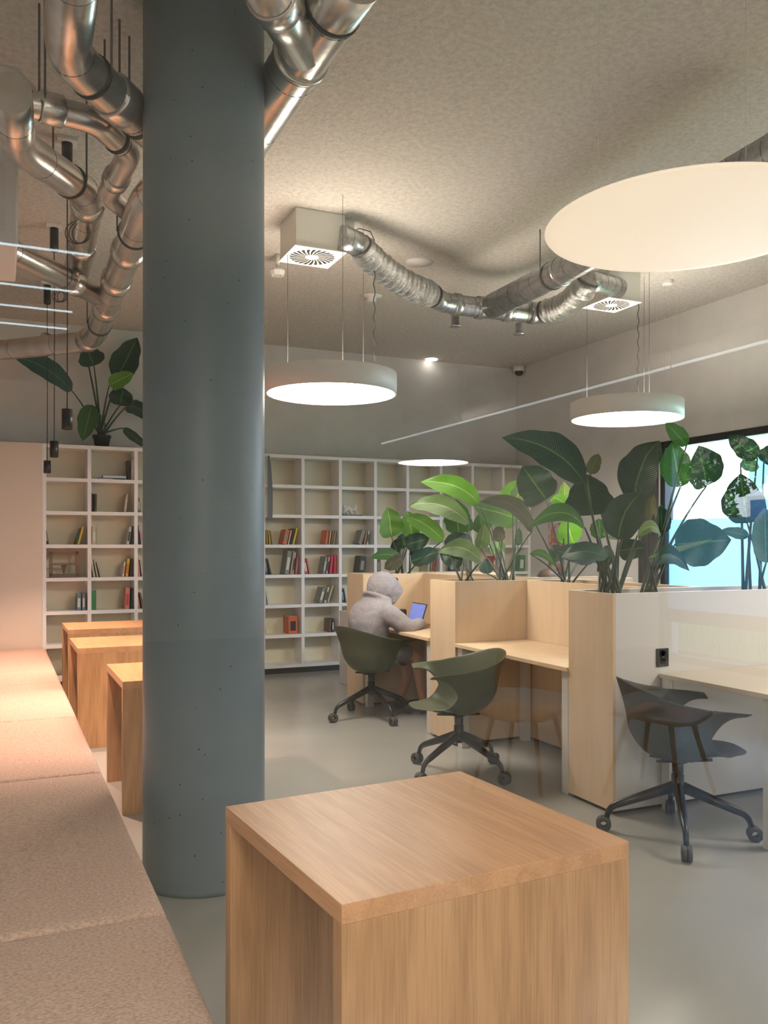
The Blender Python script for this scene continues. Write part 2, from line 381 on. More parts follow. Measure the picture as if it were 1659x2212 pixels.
# ------------------------------------------------------------------ books
PAL = dict(black=(.015,.015,.017), brown=(.13,.06,.035), white=(.62,.60,.55), cream=(.55,.45,.30), dark=(.04,.045,.05), yellow=(.75,.52,.02), green=(.015,.22,.06),
           orange=(.62,.12,.03), red=(.55,.035,.05), pink=(.60,.22,.17), blue=(.03,.09,.28), slate=(.13,.20,.27), grey=(.22,.22,.19), navy=(.02,.02,.12), tan=(.42,.22,.08), magenta=(.6,.015,.08), pale_blue=(.30,.50,.62))
BM = {k: mat('book_%s' % k, v, .5) for k, v in PAL.items()}
def shelf_z(r): return ZB[r+1]+.018
ROW = ['top', 'second', 'third', 'fourth', 'fifth', 'sixth', 'lowest']
def book(px, row, col, h, t, lean, label, dpt=.17, band=None):
    x = at(px, 1100, Y=YS).x; th = math.radians(lean); m = MB(); c = .003
    m.box(-t/2, t/2, 0, .004, 0, h, 0); m.box(-t/2, -t/2+c, 0, dpt, 0, h, 0); m.box(t/2-c, t/2, 0, dpt, 0, h, 0)
    m.box(-t/2+c, t/2-c, .004, dpt-.005, .004, h-.004, 1)
    if band: m.box(-t*.28, t*.28, -.0008, 0, h*.18, h*.72, 2)
    o = m.build('book', [BM[col], M['paper'], BM[band or 'white']])
    o.location = (x, YS+.035+random.uniform(0, .02), shelf_z(row)+abs(math.sin(th))*t/2+.0008); o.rotation_euler = (0, th, 0)
    tag(o, label, 'book', 'books in the bookcase')
    return o
BK = [  # px at foot, row, colour, height, thickness, lean, text
 (287,0,'white',.22,.028,1,'tall white book upright in the top compartment just left of the column',None),
 (280,0,'dark',.205,.012,-3,'thin dark book beside the tall white one in the top row',None),
 (199,1,'black',.19,.03,0,'black book at left of the second row, one compartment left of the column',None),
 (207,1,'brown',.185,.022,1,'dark brown book standing beside the black one in the second row','black'),
 (271,1,'cream',.19,.026,8,'cream book with a printed spine leaning right in the second row','white'),
 (303,1,'grey',.155,.025,-5,'grey book half hidden by the column in the second row','white'),
 (102.5,2,'black',.19,.03,-9,'black book with pale marks leaning left beside the cream cabinet','cream'),
 (170,2,'yellow',.185,.024,15,'bright yellow book leaning right in the third row',None),
 (164,2,'brown',.17,.014,17,'brown book leaning just left of the bright yellow one','green'),
 (196,2,'brown',.185,.01,0,'narrow brown book at left of the pale third row pair',None),
 (204,2,'cream',.182,.045,0,'wide cream book standing in the third row left of the column','white'),
 (277,2,'white',.185,.03,9,'white book with black lettering leaning in the third row near the column','black'),
 (287,2,'black',.19,.02,3,'black book beside the lettered white one in the third row',None),
 (301,2,'navy',.20,.02,-2,'navy book touching the column edge in the third row',None),
 (308,2,'white',.19,.02,-8,'white book leaning on the navy one at the column edge','pink'),
 (205,3,'white',.185,.022,-9,'first white paperback leaning left in the fourth row beside the wooden stand compartment','cream'),
 (212,3,'cream',.18,.018,-11,'cream paperback in the middle of three leaning left in the fourth row',None),
 (219,3,'white',.155,.014,-14,'shortest white paperback at right of the three leaning left',None),
 (267,3,'white',.155,.024,7,'short white book leaning against the amber one in the fourth row','pink'),
 (275,3,'yellow',.19,.03,6,'amber yellow book in the fourth row left of the column','orange'),
 (284,3,'brown',.185,.014,5,'brown book right of the amber yellow one in the fourth row',None),
 (302,3,'pink',.19,.028,-6,'pink book at the column edge in the fourth row',None),
 (310,3,'white',.17,.018,-8,'white book leaning on the pink one at the column edge',None),
 (100,4,'white',.165,.03,-6,'white spotted book leaning in the fifth row beside the cream cabinet','grey'),
 (171,4,'slate',.175,.045,1,'slate blue book, left one of the pair in the fifth row','white'),
 (181.5,4,'slate',.175,.035,0,'slate blue book, right one of the pair in the fifth row','white'),
 (203,4,'green',.20,.05,0,'green book with orange foot in the fifth row',None),
 (276,4,'pink',.22,.05,2,'tall dusty pink book in the fifth row left of the column','red'),
 (286.5,4,'dark',.215,.018,2,'dark book behind the tall dusty pink one',None),
 (302,4,'orange',.165,.026,-8,'orange book leaning left at the column edge in the fifth row','pink'),
 (310,4,'brown',.165,.02,-10,'brown book leaning behind the orange one at the column edge',None),
 (96,5,'black',.21,.035,0,'black book with white and red marks above the bench end','white'),
 (580,2,'tan',.165,.02,-3,'tan book just right of the column in the third row',None),
 (586,2,'yellow',.16,.016,-7,'ochre book, second right of the column in the third row',None),
 (591,2,'cream',.16,.012,-9,'thin cream book leaning on the ochre one right of the column',None),
 (617,2,'orange',.165,.052,13,'orange and grey book leaning in the third row, first compartment right of the column','grey'),
 (626,2,'cream',.165,.02,12,'cream book between the orange grey one and the black one',None),
 (630,2,'black',.18,.018,13,'black book leaning beside the mustard one in the third row',None),
 (636,2,'yellow',.19,.022,14,'mustard yellow book at the right end of its leaning group',None),
 (708,2,'orange',.165,.028,7,'orange book leaning in the third row, second compartment right of the column',None),
 (714,2,'cream',.165,.018,8,'cream book right beside the orange one in the second compartment',None),
 (719,2,'tan',.165,.014,9,'light tan book second from right of that leaning foursome',None),
 (724,2,'cream',.165,.016,9,'last cream book of the foursome beside the upright',None),
 (781,2,'grey',.165,.05,18,'grey brown book leaning strongly below the white sculpture',None),
 (790,2,'tan',.165,.02,12,'tan book behind the grey brown leaning one below the sculpture',None),
 (797,2,'white',.165,.02,8,'white book with dark marks at right, below the sculpture','black'),
 (579,3,'dark',.185,.035,-7,'dark grey book just right of the column in the fourth row','grey'),
 (588,3,'black',.18,.02,-14,'black book leaning left in the fourth row right of the column',None),
 (622,3,'grey',.265,.055,9,'tall grey illustrated book leaning in the fourth row','white'),
 (631,3,'cream',.265,.018,8,'tall cream book beside the grey illustrated one',None),
 (636,3,'white',.25,.018,7,'white spined book in front of the green topped red one','black'),
 (642,3,'red',.20,.028,6,'small red book with olive top at the right of the tall group','grey'),
 (665,3,'red',.18,.038,-9,'red book leaning left in the compartment under the orange book group','white'),
 (673,3,'pink',.18,.018,-13,'pink book leaning on the red one in the fourth row',None),
 (702,3,'grey',.20,.03,10,'grey illustrated book leaning left of the magenta books','white'),
 (709,3,'white',.20,.018,9,'white spined book between the grey and the magenta ones','black'),
 (717,3,'magenta',.21,.03,5,'deep magenta book leaning in the fourth row',None),
 (727,3,'red',.215,.034,1,'bright rose red book standing against the upright in the fourth row',None),
 (741,3,'pale_blue',.16,.012,0,'thin pale blue book at left of the compartment with a black book',None),
 (784,3,'black',.20,.075,8,'thick black book leaning above the hooded person','grey'),
 (822,3,'brown',.18,.05,0,'brown book partly hidden by the small plant leaves','grey'),
 (577,4,'pale_blue',.17,.02,-6,'pale blue book at the column edge, fifth row',None),
 (583,4,'white',.15,.018,-12,'white book leaning on the pale blue one',None),
 (571,4,'red',.10,.02,-3,'small red book at the column edge, fifth row',None),
 (695,4,'grey',.18,.045,16,'grey photo covered book leaning in the fifth row','white'),
 (705,4,'white',.185,.024,14,'white book with black title leaning in the fifth row','black'),
 (712,4,'cream',.205,.022,17,'pale cream book at the right of the fifth row leaning group',None),
 (740,4,'blue',.19,.018,-3,'blue book standing left of the birch divider',None),
 (745,4,'navy',.17,.02,-6,'navy book in the middle of three beside the birch divider','pale_blue'),
 (751,4,'slate',.165,.014,-10,'dark slate book leaning at right of the blue ones',None),
 (575,5,'yellow',.17,.02,-4,'yellow book with black lettering at the column edge, sixth row','black'),
 (636,5,'orange',.20,.115,0,'very thick orange red book with a dark picture in the sixth row','black'),
 (716,5,'brown',.155,.028,2,'brown book left of the navy one in the sixth row',None),
 (723,5,'navy',.155,.022,0,'navy book with a light printed spine in the sixth row','white'),
 (741,5,'pink',.165,.03,0,'pink book standing behind the back of the hooded person',None),
 (928,3,'cream',.19,.03,9,'cream book seen between the plants in the fourth row',None),
 (934,3,'white',.19,.012,10,'thin white book left of the orange one between the plants',None),
 (938,3,'orange',.17,.02,12,'orange book leaning between the plants',None),
 (990,3,'navy',.16,.08,4,'wide dark blue book low behind plant stems','white'),
 (1070,3,'red',.19,.04,8,'red book glimpsed behind the dark stems','white'),
 (1130,3,'green',.20,.085,4,'wide green book at the right end of the bookcase','white'),
]
for b in BK: book(b[0], b[1], b[2], b[3], b[4], b[5], b[6], band=b[7])
def flat_book(px0, px1, row, dz, th, col, label):
    xa, xb = at(px0, 1100, Y=YS).x, at(px1, 1100, Y=YS).x; z = shelf_z(row)+dz
    o = MB().box(-(xb-xa)/2, (xb-xa)/2, -.08, .08, 0, .003).box(-(xb-xa)/2, (xb-xa)/2, -.08, .08, th-.003, th).box(-(xb-xa)/2+.003, (xb-xa)/2-.003, -.076, .076, .003, th-.003, 1).build('book', [BM[col], M['paper']])
    o.location = ((xa+xb)/2, YS+.11, z+.0006); tag(o, label, 'book', 'books in the bookcase')
flat_book(214, 246, 0, 0, .012, 'black', 'thin black book lying flat in the top row, lower left of the stack')
flat_book(223, 274, 0, .0125, .03, 'slate', 'large slate book lying flat on top of the stack in the top row')
flat_book(105, 142, 5, 0, .005, 'white', 'flat white booklet lying in the sixth row above the bench end')
# wooden book stand
xa, xb = at(107, 1250, Y=YS).x, at(172, 1250, Y=YS).x; z = shelf_z(3)
st = thing('book_stand', 'brown wooden book stand frame in the fourth row of the bookcase', 'book stand', ((xa+xb)/2, YS+.08, z))
hw = (xb-xa)/2; tilt = Matrix.Rotation(math.radians(-8), 4, 'X')
MB().box(-hw, -hw+.035, 0, .015, .01, .27, M=tilt).box(hw-.035, hw, 0, .015, .01, .27, M=tilt).box(-hw, hw, 0, .015, .235, .27, M=tilt).box(-hw, hw, 0, .015, .01, .04, M=tilt).box(-hw+.03, hw-.03, 0, .015, .13, .15, M=tilt).build('frame', M['stand_wood'], st, world=False)
MB().box(-hw-.003, hw+.003, -.025, .02, 0, .014).build('ledge', M['stand_wood'], st, world=False)
MB().poly([(-.03, .05, .14), (.03, .05, .14), (.0, .06, .015)]).build('rear_support', M['stand_wood'], st, world=False, thick=.01)
# white sculpture on black base
xa, xb = at(739, 1100, Y=YS).x, at(787, 1100, Y=YS).x; z = shelf_z(1)
sp_ = thing('sculpture', 'small white sculpture of two tumbling figures on a black base', 'sculpture', ((xa+xb)/2, YS+.1, z))
hw = (xb-xa)/2; MB().box(-hw, hw, -.05, .05, 0.0005, .012).build('base', M['black_soft'], sp_, world=False)
m = MB()
m.tube([(-.085,0,.015),(-.07,0,.05),(-.05,0,.085),(-.03,0,.10),(-.005,0,.075),(.01,0,.045),(.03,0,.02)], [.012,.022,.03,.028,.03,.022,.014], 12)
m.lathe([(0,-.022),(.016,-.015),(.022,0),(.016,.015),(0,.022)], (-.072,0,.108), 12)
m.tube([(-.04,.01,.08),(-.08,.01,.06),(-.10,.0,.02)], [.014,.011,.008], 8)
m.tube([(.0,0,.05),(.03,0,.075),(.055,0,.075),(.07,0,.11),(.062,0,.14)], [.016,.02,.024,.014,.007], 10)
m.tube([(.06,0,.075),(.08,0,.05),(.075,0,.03),(.095,0,.012)], [.018,.014,.010,.008], 8)
m.tube([(-.06,-.01,.05),(-.03,-.02,.03),(-.045,-.02,.012)], [.014,.011,.01], 8)
m.build('figures', M['paper'], sp_, world=False)
# ------------------------------------------------------------------ planter dividers and desks
WY = [(3.66, 4.05), (5.39, 5.78), (7.09, 7.48)]
WX0, WX1, SX0, SX1, WH = 2.99, 6.0, 3.60, 4.0, 1.185
dl = ['planter divider nearest the camera, white side panel and dark double socket', 'middle planter divider with bird of paradise plants above the empty desk', 'planter divider farthest back, just behind the hooded person']
def tray(mb, x0, x1, y0, y1, t=.018):
    mb.box(x0, x0+t, y0, y1, .02, WH); mb.box(x1-t, x1, y0, y1, .02, WH); mb.box(x0+t, x1-t, y0, y0+t, .02, WH, 1); mb.box(x0+t, x1-t, y1-t, y1, .02, WH, 1)
    mb.box(x0+t, x1-t, y0+t, y1-t, WH-.25, WH-.05, 2)
for i, ((a, b), lb) in enumerate(zip(WY, dl)):
    t = thing('planter_divider', lb, 'planter', (WX0, a, 0), group='planter dividers')
    m = MB(); tray(m, WX0, WX1 if i == 0 else 4.6, a, b)
    m.build('planter_box', [M['birch'], M['panel_white'] if i == 0 else M['birch'], M['soil']], t, bevel=.0015)
    MB().box(WX0+.02, (WX1 if i == 0 else 4.6)-.02, a+.02, b-.02, 0, .02).build('plinth', M['plinth'], t)
    if i == 0:
        c_ = at(1430, 1420, Y=a)
        s_ = MB().box(c_.x-.042, c_.x+.042, a-.008, a, c_.z-.05, c_.z+.05).build('socket_plate', M['black_soft'], t, bevel=.003)
        for dz in (-.022, .022): MB().lathe([(0, 0), (.016, 0), (.02, .004), (.021, .004), (.021, 0)], (0,0,0), 20, M=Matrix.Translation((c_.x, a-.008, c_.z+dz)) @ Matrix.Rotation(math.pi/2, 4, 'X')).build('socket', M['black'], s_)
for (a, b), lb in (((4.052, 5.388), 'birch planter spine behind the empty desk'), ((5.782, 7.088), 'birch planter spine behind the laptop desk')):
    t = thing('planter_spine', lb, 'planter', (SX0, a, 0), group='planter spines')
    m = MB(); tray(m, SX0, SX1, a, b); m.build('planter_box', [M['birch'], M['birch'], M['soil']], t, bevel=.0015)
DZ = .74
def desk(x0, x1, y0, y1, label, mats, legs, cat='desk'):
    t = thing('desk', label, cat, (x0, y0, 0), group='desks between the planter dividers')
    MB().box(x0, x1, y0, y1, DZ-.025, DZ).build('desktop', mats, t, bevel=.002)
    for x, y in legs: MB().box(x-.03, x+.03, y-.03, y+.03, 0, DZ-.025).build('leg', M['steel_white'], t, bevel=.003)
    MB().box(x0+.03, x1-.03, y1-.08, y1-.06, DZ-.09, DZ-.025).build('rail', M['steel_white'], t)
    return t
M['desk_top'] = mat('desk_laminate', (.58,.50,.40), .3)
desk(2.975, 3.597, 4.053, 5.387, 'empty birch desk in the middle bay', M['birch'], [(3.03, 5.34), (3.03, 4.10), (3.55, 5.34), (3.55, 4.10)])
desk(2.975, 3.597, 5.784, 7.086, 'birch desk holding the laptop of the hooded person', M['birch'], [(3.03, 7.04), (3.03, 5.83)])
desk(3.30, 5.2, 2.91, 3.656, 'grey brown desk at the right edge with an empty top', M['desk_top'], [(3.335, 3.61), (3.345, 2.94), (5.1, 3.6), (5.1, 2.94)])
# cupboard just behind the far divider
o = MB().box(3.27, 3.9, 8.05, 8.4, .001, .76).build('low_cabinet', M['panel_white'], bevel=.003); tag(o, 'low white cabinet showing left of the farthest planter divider', 'cabinet')
# ------------------------------------------------------------------ swivel shell chairs
def smooth(t): t = max(0, min(1, t)); return t*t*(3-2*t)
def make_chair(label, shell, base=45):
    t = thing('swivel_chair', label, 'chair', group='swivel shell chairs')
    m = MB(); NR, KA, NC = 18, 10, 40
    def colpt(c):                       # plan curve from left end over the back to the right end
        sg = 1 if c >= 0 else -1; a = abs(c)
        if a < .8: th = a/.8*math.pi/2; return Vector((-math.cos(th)*.235, math.sin(th)*.245*sg, 0)), Vector((-math.cos(th)**.85*.288, math.sin(th)**.85*.305*sg, 0))
        q = (a-.8)/.2; return Vector((.07*q, .245*sg, 0)), Vector((.07*q, .305*sg, 0))
    def ztop(c): return .785-.105*smooth(abs(c)*1.0)
    def wall(k, c):
        lo, hi = colpt(c)
        if k <= KA:
            q = k/KA; return Vector((lo.x*q**.8, lo.y*q**.8, .388+.142*q**3.0))
        q = (k-KA)/(NR-KA); p = lo.lerp(hi, q**1.5); p.z = .53+(ztop(c)-.53)*q
        p.y *= 1+.03*math.sin(q*math.pi); return p
    m.grid(lambda u, v: wall(round(u*NR), (v-.5)*2), NR, NC)
    def arm(sg):
        def f(u, v):
            k = KA+round(u*(NR-KA)); e = wall(k, sg*1.0); q = (k-KA)/(NR-KA); x = .07+.175*v
            zl = .53+.108*(1-(1-v)**3.2); zu = ztop(1)-.02*v
            return Vector((x, e.y + sg*.012*math.sin(v*2) - sg*.02*v*v, zl+(zu-zl)*q))
        return f
    for sg in (-1, 1): m.grid(arm(sg), NR-KA, 14)
    def pan(u, v):
        j = round(v*2*KA)-KA; k = abs(j); e = wall(k, 1.0 if j >= 0 else -1.0); y0 = abs(e.y)
        yf = y0*(1-.30*u**1.6); xf = .07*(k/KA)**.8; xe = .315-.10*(k/KA)**3
        zz = e.z + ((.438-.012*0) - e.z)*(1-(1-u)**3.4)
        return Vector((xf+(xe-xf)*u, yf*(1 if j >= 0 else -1), zz))
    m.grid(pan, 16, 2*KA)
    bmesh.ops.remove_doubles(m.bm, verts=m.bm.verts, dist=.0006)
    o = m.build('shell', shell, t, world=False, thick=.007, sub=1)
    u = MB()
    u.tube([(-.12, -.06, .386), (0, 0, .372), (.15, -.06, .392)], .013, 8, flat=.6).tube([(-.12, .06, .386), (0, 0, .372), (.15, .06, .392)], .013, 8, flat=.6)
    u.lathe([(0, .386), (.05, .385), (.05, .37), (0, .365)], (0,0,0), 20)
    u.build('seat_bracket', M['black'], t, world=False)
    MB().lathe([(0, .375), (.028, .375), (.028, .318), (.026, .316), (.026, .31), (.031, .308), (.031, .25), (.04, .235), (.03, .20), (0, .20)], (0,0,0), 24).build('column', M['black'], t, world=False)
    for k in range(4):
        a = math.radians(base) + k*math.pi/2; d = Vector((math.cos(a), math.sin(a), 0)); sd = Vector((-d.y, d.x, 0))
        lg = MB(); lg.tube(fillet([d*.02+Vector((0,0,.245)), d*.325+Vector((0,0,.125)), d*.345+Vector((0,0,.06))], .045), [.026,.018,.016,.015,.014,.014,.013,.013][:8] , 10, flat=1.1)
        leg = lg.build('leg', M['black'], t, world=False)
        c = MB(); Rm = Matrix.Translation(d*.335+Vector((0,0,.031))+sd*.0) @ Matrix((( *sd, 0),(0,0,0,0),(0,0,0,0),(0,0,0,1))).to_4x4()
        cen = d*.345 + Vector((d.x*.012, d.y*.012, .0375))
        prof = [(.015, -.009), (.037, -.010), (.037, .010), (.015, .009), (.015, -.009)]
        # wheel pair axis along sd
        X_, Y_, Z_ = d, Vector((0,0,1)), sd
        Mw = Matrix(((X_.x, Y_.x, Z_.x, cen.x), (X_.y, Y_.y, Z_.y, cen.y), (X_.z, Y_.z, Z_.z, cen.z), (0,0,0,1)))
        for off in (-.012, .012):
            c.lathe([(r, z+off) for r, z in prof], (0,0,0), 24, M=Mw)
        c.build('caster', M['wheel'], leg, world=False)
    return t
for x, y, face, base, lb, sh in ((2.84, 6.56, 14, 6, 'olive shell chair in which the hooded person sits', 'shell'),
                                (2.65, 4.73, 166, 21, 'olive shell chair turned away from the empty middle desk', 'shell'),
                                (3.073, 3.27, -24, -37, 'dark grey green shell chair at the right, in front of the desk with the socket', 'shell_b'),
                                (4.5, 6.33, 180, 10, 'shell chair of the person behind the planters', 'shell')):
    c_ = make_chair(lb, M[sh], base-face); c_.location = (x, y, 0); c_.rotation_euler.z = math.radians(face)
# ------------------------------------------------------------------ skinned figures
def skin_mesh(name, verts, edges, radii, material, parent, sub=2, root=0):
    me = bpy.data.meshes.new(name); me.from_pydata([Vector(v) for v in verts], edges, []); me.materials.append(material)
    o = bpy.data.objects.new(name, me); COL.objects.link(o); o.parent = parent
    m = o.modifiers.new('skin', 'SKIN'); m.use_smooth_shade = True
    sv = me.skin_vertices[0].data
    for i, r in enumerate(radii): sv[i].radius = (r, r) if not isinstance(r, tuple) else r; sv[i].use_root = (i == root)
    s_ = o.modifiers.new('sub', 'SUBSURF'); s_.levels = sub; s_.render_levels = sub
    return o
P = thing('person', 'person in a grey hooded sweatshirt, hood up, bent over a laptop desk', 'person', (2.86, 6.56, 0), math.radians(12))
# local frame: x forward towards the desk, y to the person's left, z up
hood = M['hoodie']
hm = MB(); SEC = [(.50,-.01,.145,.185),(.60,-.03,.145,.18),(.70,-.05,.145,.185),(.80,-.05,.145,.20),(.88,-.035,.14,.21),(.94,-.01,.135,.195),(.985,.03,.115,.145),(1.02,.06,.10,.11),(1.05,.075,.085,.09)]
def sec(u):
    k = min(len(SEC)-2, int(u*(len(SEC)-1))); f = u*(len(SEC)-1)-k; return [a*(1-f)+b*f for a, b in zip(SEC[k], SEC[k+1])]
def torso(u, v):
    z_, x_, a_, b_ = sec(u); t_ = v*2*math.pi; c_, s_ = math.cos(t_), math.sin(t_)
    return Vector((x_+a_*abs(c_)**.9*(1 if c_ > 0 else -1), b_*abs(s_)**.85*(1 if s_ > 0 else -1), z_))
hm.grid(torso, 24, 40); bmesh.ops.remove_doubles(hm.bm, verts=hm.bm.verts, dist=.0005)
bmesh.ops.holes_fill(hm.bm, edges=[e for e in hm.bm.edges if e.is_boundary])
for sg in (-1, 1):
    q = -.27 if sg < 0 else .25
    hm.tube([(-.02,.10*sg,.90),(-.0,.165*sg,.895),(.045,.22*sg,.855),(.10,q*.97,.80),(.15,q,.772),(.22,q*.93,.772),(.30,q*.8,.782),(.36,q*.66,.787),(.385,q*.6,.788)], [.07,.088,.082,.076,.070,.062,.053,.046,.040], 16)
hm.tube([(.0+.105*math.cos(a)+.045, .115*math.sin(a), .99-.06*math.cos(a)) for a in [i/24*2*math.pi for i in range(25)]], .02, 10)
hd = hm.build('hoodie', hood, P, world=False)
rm = hd.modifiers.new('weld', 'REMESH'); rm.mode = 'VOXEL'; rm.voxel_size = .011; rm.use_smooth_shade = True
sm_ = hd.modifiers.new('soften', 'SMOOTH'); sm_.iterations = 5; sm_.factor = .6
tx = bpy.data.textures.new('cloth', 'CLOUDS'); tx.noise_scale = .10
dm = hd.modifiers.new('wrinkle', 'DISPLACE'); dm.texture = tx; dm.strength = .02; dm.mid_level = .5
# hood: shell round the head with a front opening and a soft fold at the neck
hm = MB(); Mh = Matrix.Translation((.10, 0, 1.075)) @ Matrix.Rotation(math.radians(48), 4, 'Y')
def hoodf(u, v):
    th = u*math.radians(118); ph = v*2*math.pi         # th from the rear pole towards the face
    r = .118 + .012*math.cos(2*ph) + .004*math.sin(7*ph+3*u)
    x = -math.cos(th)*(.15 if th < 1.57 else .24); y = math.sin(min(th,1.75))*.118*(1+.03*math.sin(5*th)); z = math.sin(min(th,1.8))*.138
    return Mh @ Vector((x, y*math.cos(ph), z*math.sin(ph)))
hm.grid(hoodf, 22, 40); bmesh.ops.remove_doubles(hm.bm, verts=hm.bm.verts, dist=.0005)
ho = hm.build('hood', hood, P, world=False, thick=.012, sub=1)
dm = ho.modifiers.new('wrinkle', 'DISPLACE'); tx2 = bpy.data.textures.new('cloth_fine', 'CLOUDS'); tx2.noise_scale = .05; dm.texture = tx2; dm.strength = .014; dm.mid_level = .5
# body: head, hands, legs as one continuous surface
bv = [(-.02,0,.53), (-.01,-.09,.52), (.36,-.12,.53), (.40,-.12,.30), (.44,-.12,.09), (.55,-.12,.06),
      (-.01,.09,.52), (.38,.12,.53), (.45,.12,.30), (.36,.12,.09), (.47,.12,.06),
      (-.03,0,.75), (.03,0,.95), (.09,0,1.02), (.14,0,1.07), (.185,0,1.045),
      (0,-.12,.92), (.08,-.235,.77), (.13,-.235,.73), (.37,-.165,.778), (.42,-.155,.772),
      (0,.12,.92), (.1,.23,.79), (.16,.23,.76), (.37,.125,.785), (.42,.11,.775)]
be = [(0,1),(1,2),(2,3),(3,4),(4,5),(0,6),(6,7),(7,8),(8,9),(9,10),(0,11),(11,12),(12,13),(13,14),(14,15),(12,16),(16,17),(17,18),(18,19),(19,20),(12,21),(21,22),(22,23),(23,24),(24,25)]
br = [(.12,.10),.075,.055,.048,.034,.03,.075,.055,.048,.034,.03,(.10,.08),.05,.05,.085,.06,.05,.04,.035,.026,.03,.05,.04,.035,.026,.03]
for hand, base_i, wx, wy, wz, sg in ((0, 20, .42, -.155, .772, -1), (1, 25, .42, .11, .775, 1)):
    for f_, (dy, ln) in enumerate(((-.026,.065),(-.009,.078),(.009,.074),(.026,.058))):
        i0 = len(bv); bv += [(wx+.035, wy+dy, wz+.004), (wx+.035+ln*.55, wy+dy*1.15, wz-.002), (wx+.035+ln, wy+dy*1.2, wz-.018)]
        be += [(base_i, i0), (i0, i0+1), (i0+1, i0+2)]; br += [.010, .0088, .0075]
    i0 = len(bv); bv += [(wx+.02, wy-sg*.038, wz-.004), (wx+.05, wy-sg*.052, wz-.012)]; be += [(base_i, i0), (i0, i0+1)]; br += [.011, .009]
skin_mesh('body', bv, be, br, M['skin'], P)
skin_mesh('shorts', [(-.03,0,.545), (.0,-.09,.535), (.18,-.11,.54), (.33,-.12,.545), (.0,.09,.535), (.18,.11,.54), (.33,.12,.545)], [(0,1),(1,2),(2,3),(0,4),(4,5),(5,6)], [(.135,.11),.095,.085,.072,.095,.085,.072], M['shorts'], P)
for sx, sy in ((.47, -.12), (.39, .12)):
    m = MB(); m.tube([(sx-.07, sy, .045), (sx, sy, .055), (sx+.08, sy, .042), (sx+.17, sy, .03), (sx+.20, sy, .024)], [.036,.044,.04,.03,.014], 14, flat=.95)
    m.tube([(sx-.02, sy, .05), (sx-.025, sy, .10)], [.044,.04], 14)
    m.build('shoe', M['shoe'], P, world=False)
# face details under the hood
m = MB(); m.tube([(.225, 0, 1.085), (.262, 0, 1.045), (.236, 0, 1.03)], [.008,.014,.01], 8)
for s_ in (-1, 1): m.lathe([(0,-.012),(.009,-.008),(.012,0),(.009,.008),(0,.012)], (.238, .032*s_, 1.085), 10)
m.tube([(.228, -.024, 1.0), (.238, 0, .998), (.228, .024, 1.0)], .006, 6)
m.build('face', M['skin'], P, world=False)
m = MB(); m.tube([(.17,-.07,1.12), (.21,-.03,1.15), (.215,.03,1.15), (.17,.07,1.12)], [.016,.024,.024,.016], 8); m.build('hair', M['hair'], P, world=False)
# second person behind the dividers, only the crown shows
Q = thing('person', 'person with brown hair behind the middle planters, only the crown showing', 'person', (4.5, 6.33, 0), math.radians(180))
skin_mesh('body', [(0,0,.52), (0,0,.75), (.03,0,.93), (.05,0,1.01), (.06,0,1.10), (.05,0,1.15), (.02,-.16,.9), (.1,-.22,.72), (.3,-.16,.77), (.02,.16,.9), (.1,.22,.72), (.3,.16,.77), (.0,-.09,.52), (.4,-.1,.5), (.4,-.1,.08), (0,.09,.52), (.4,.1,.5), (.4,.1,.08)],
          [(0,1),(1,2),(2,3),(3,4),(4,5),(2,6),(6,7),(7,8),(2,9),(9,10),(10,11),(0,12),(12,13),(13,14),(0,15),(15,16),(16,17)],
          [(.14,.11),(.14,.10),.09,.055,.085,.06,.06,.04,.03,.06,.04,.03,.08,.06,.045,.08,.06,.045], M['skin'], Q)
m = MB(); m.lathe([(.092,-.05),(.104,0),(.10,.04),(.075,.075),(.04,.095),(0,.10)], (.04, 0, 1.135), 28); m.build('hair', M['hair'], Q, world=False, thick=.006)
skin_mesh('sweater', [(0,0,.55), (0,0,.75), (.02,0,.92), (.02,-.15,.9), (.1,-.22,.73), (.26,-.17,.77), (.02,.15,.9), (.1,.22,.73), (.26,.17,.77)], [(0,1),(1,2),(2,3),(3,4),(4,5),(2,6),(6,7),(7,8)], [(.16,.13),(.165,.13),.11,.085,.06,.05,.085,.06,.05], BM['navy'], Q)
# laptop, bag on the desk
lt = thing('laptop', 'open laptop with a blue screen on the desk of the hooded person', 'laptop', (3.19, 6.70, DZ), math.radians(-4))
MB().box(-.11, .11, -.16, .16, .0005, .014).build('keyboard_base', M['steel_white'], lt, world=False, bevel=.002)
MB().box(-.09, .0, -.14, .14, .014, .0148).build('keyboard', M['black_soft'], lt, world=False)
Mt = Matrix.Translation((.11, 0, .012)) @ Matrix.Rotation(math.radians(18), 4, 'Y')
ld = MB().box(-.004, .004, -.16, .16, 0, .195, M=Mt).build('lid', M['black_soft'], lt, world=False, bevel=.002)
m = mat('laptop_screen', (.05,.07,.2), .3); t_ = N(m, 'ShaderNodeTexCoord'); v_ = N(m, 'ShaderNodeTexVoronoi', Scale=1.0); mp_ = N(m, 'ShaderNodeMapping'); mp_.inputs['Scale'].default_value = (1, 12, 70)
L(m, t_.outputs['Object'], mp_.inputs[0]); L(m, mp_.outputs[0], v_.inputs['Vector']); r_ = N(m, 'ShaderNodeValToRGB'); r_.color_ramp.elements[0].color = (.06,.08,.25,1); r_.color_ramp.elements[1].color = (.14,.19,.55,1); r_.color_ramp.elements[0].position = .1; r_.color_ramp.elements[1].position = .3
L(m, v_.outputs['Distance'], r_.inputs[0]); L(m, r_.outputs[0], bs(m).inputs['Emission Color']); bs(m).inputs['Emission Strength'].default_value = .5
MB().box(-.0052, -.0042, -.152, .152, .01, .187, M=Mt).build('screen', m, ld, world=False)
bg = thing('pencil_case', 'small black case beside the laptop, mostly behind the sleeve', 'case', (3.33, 7.02, DZ), 1.5)
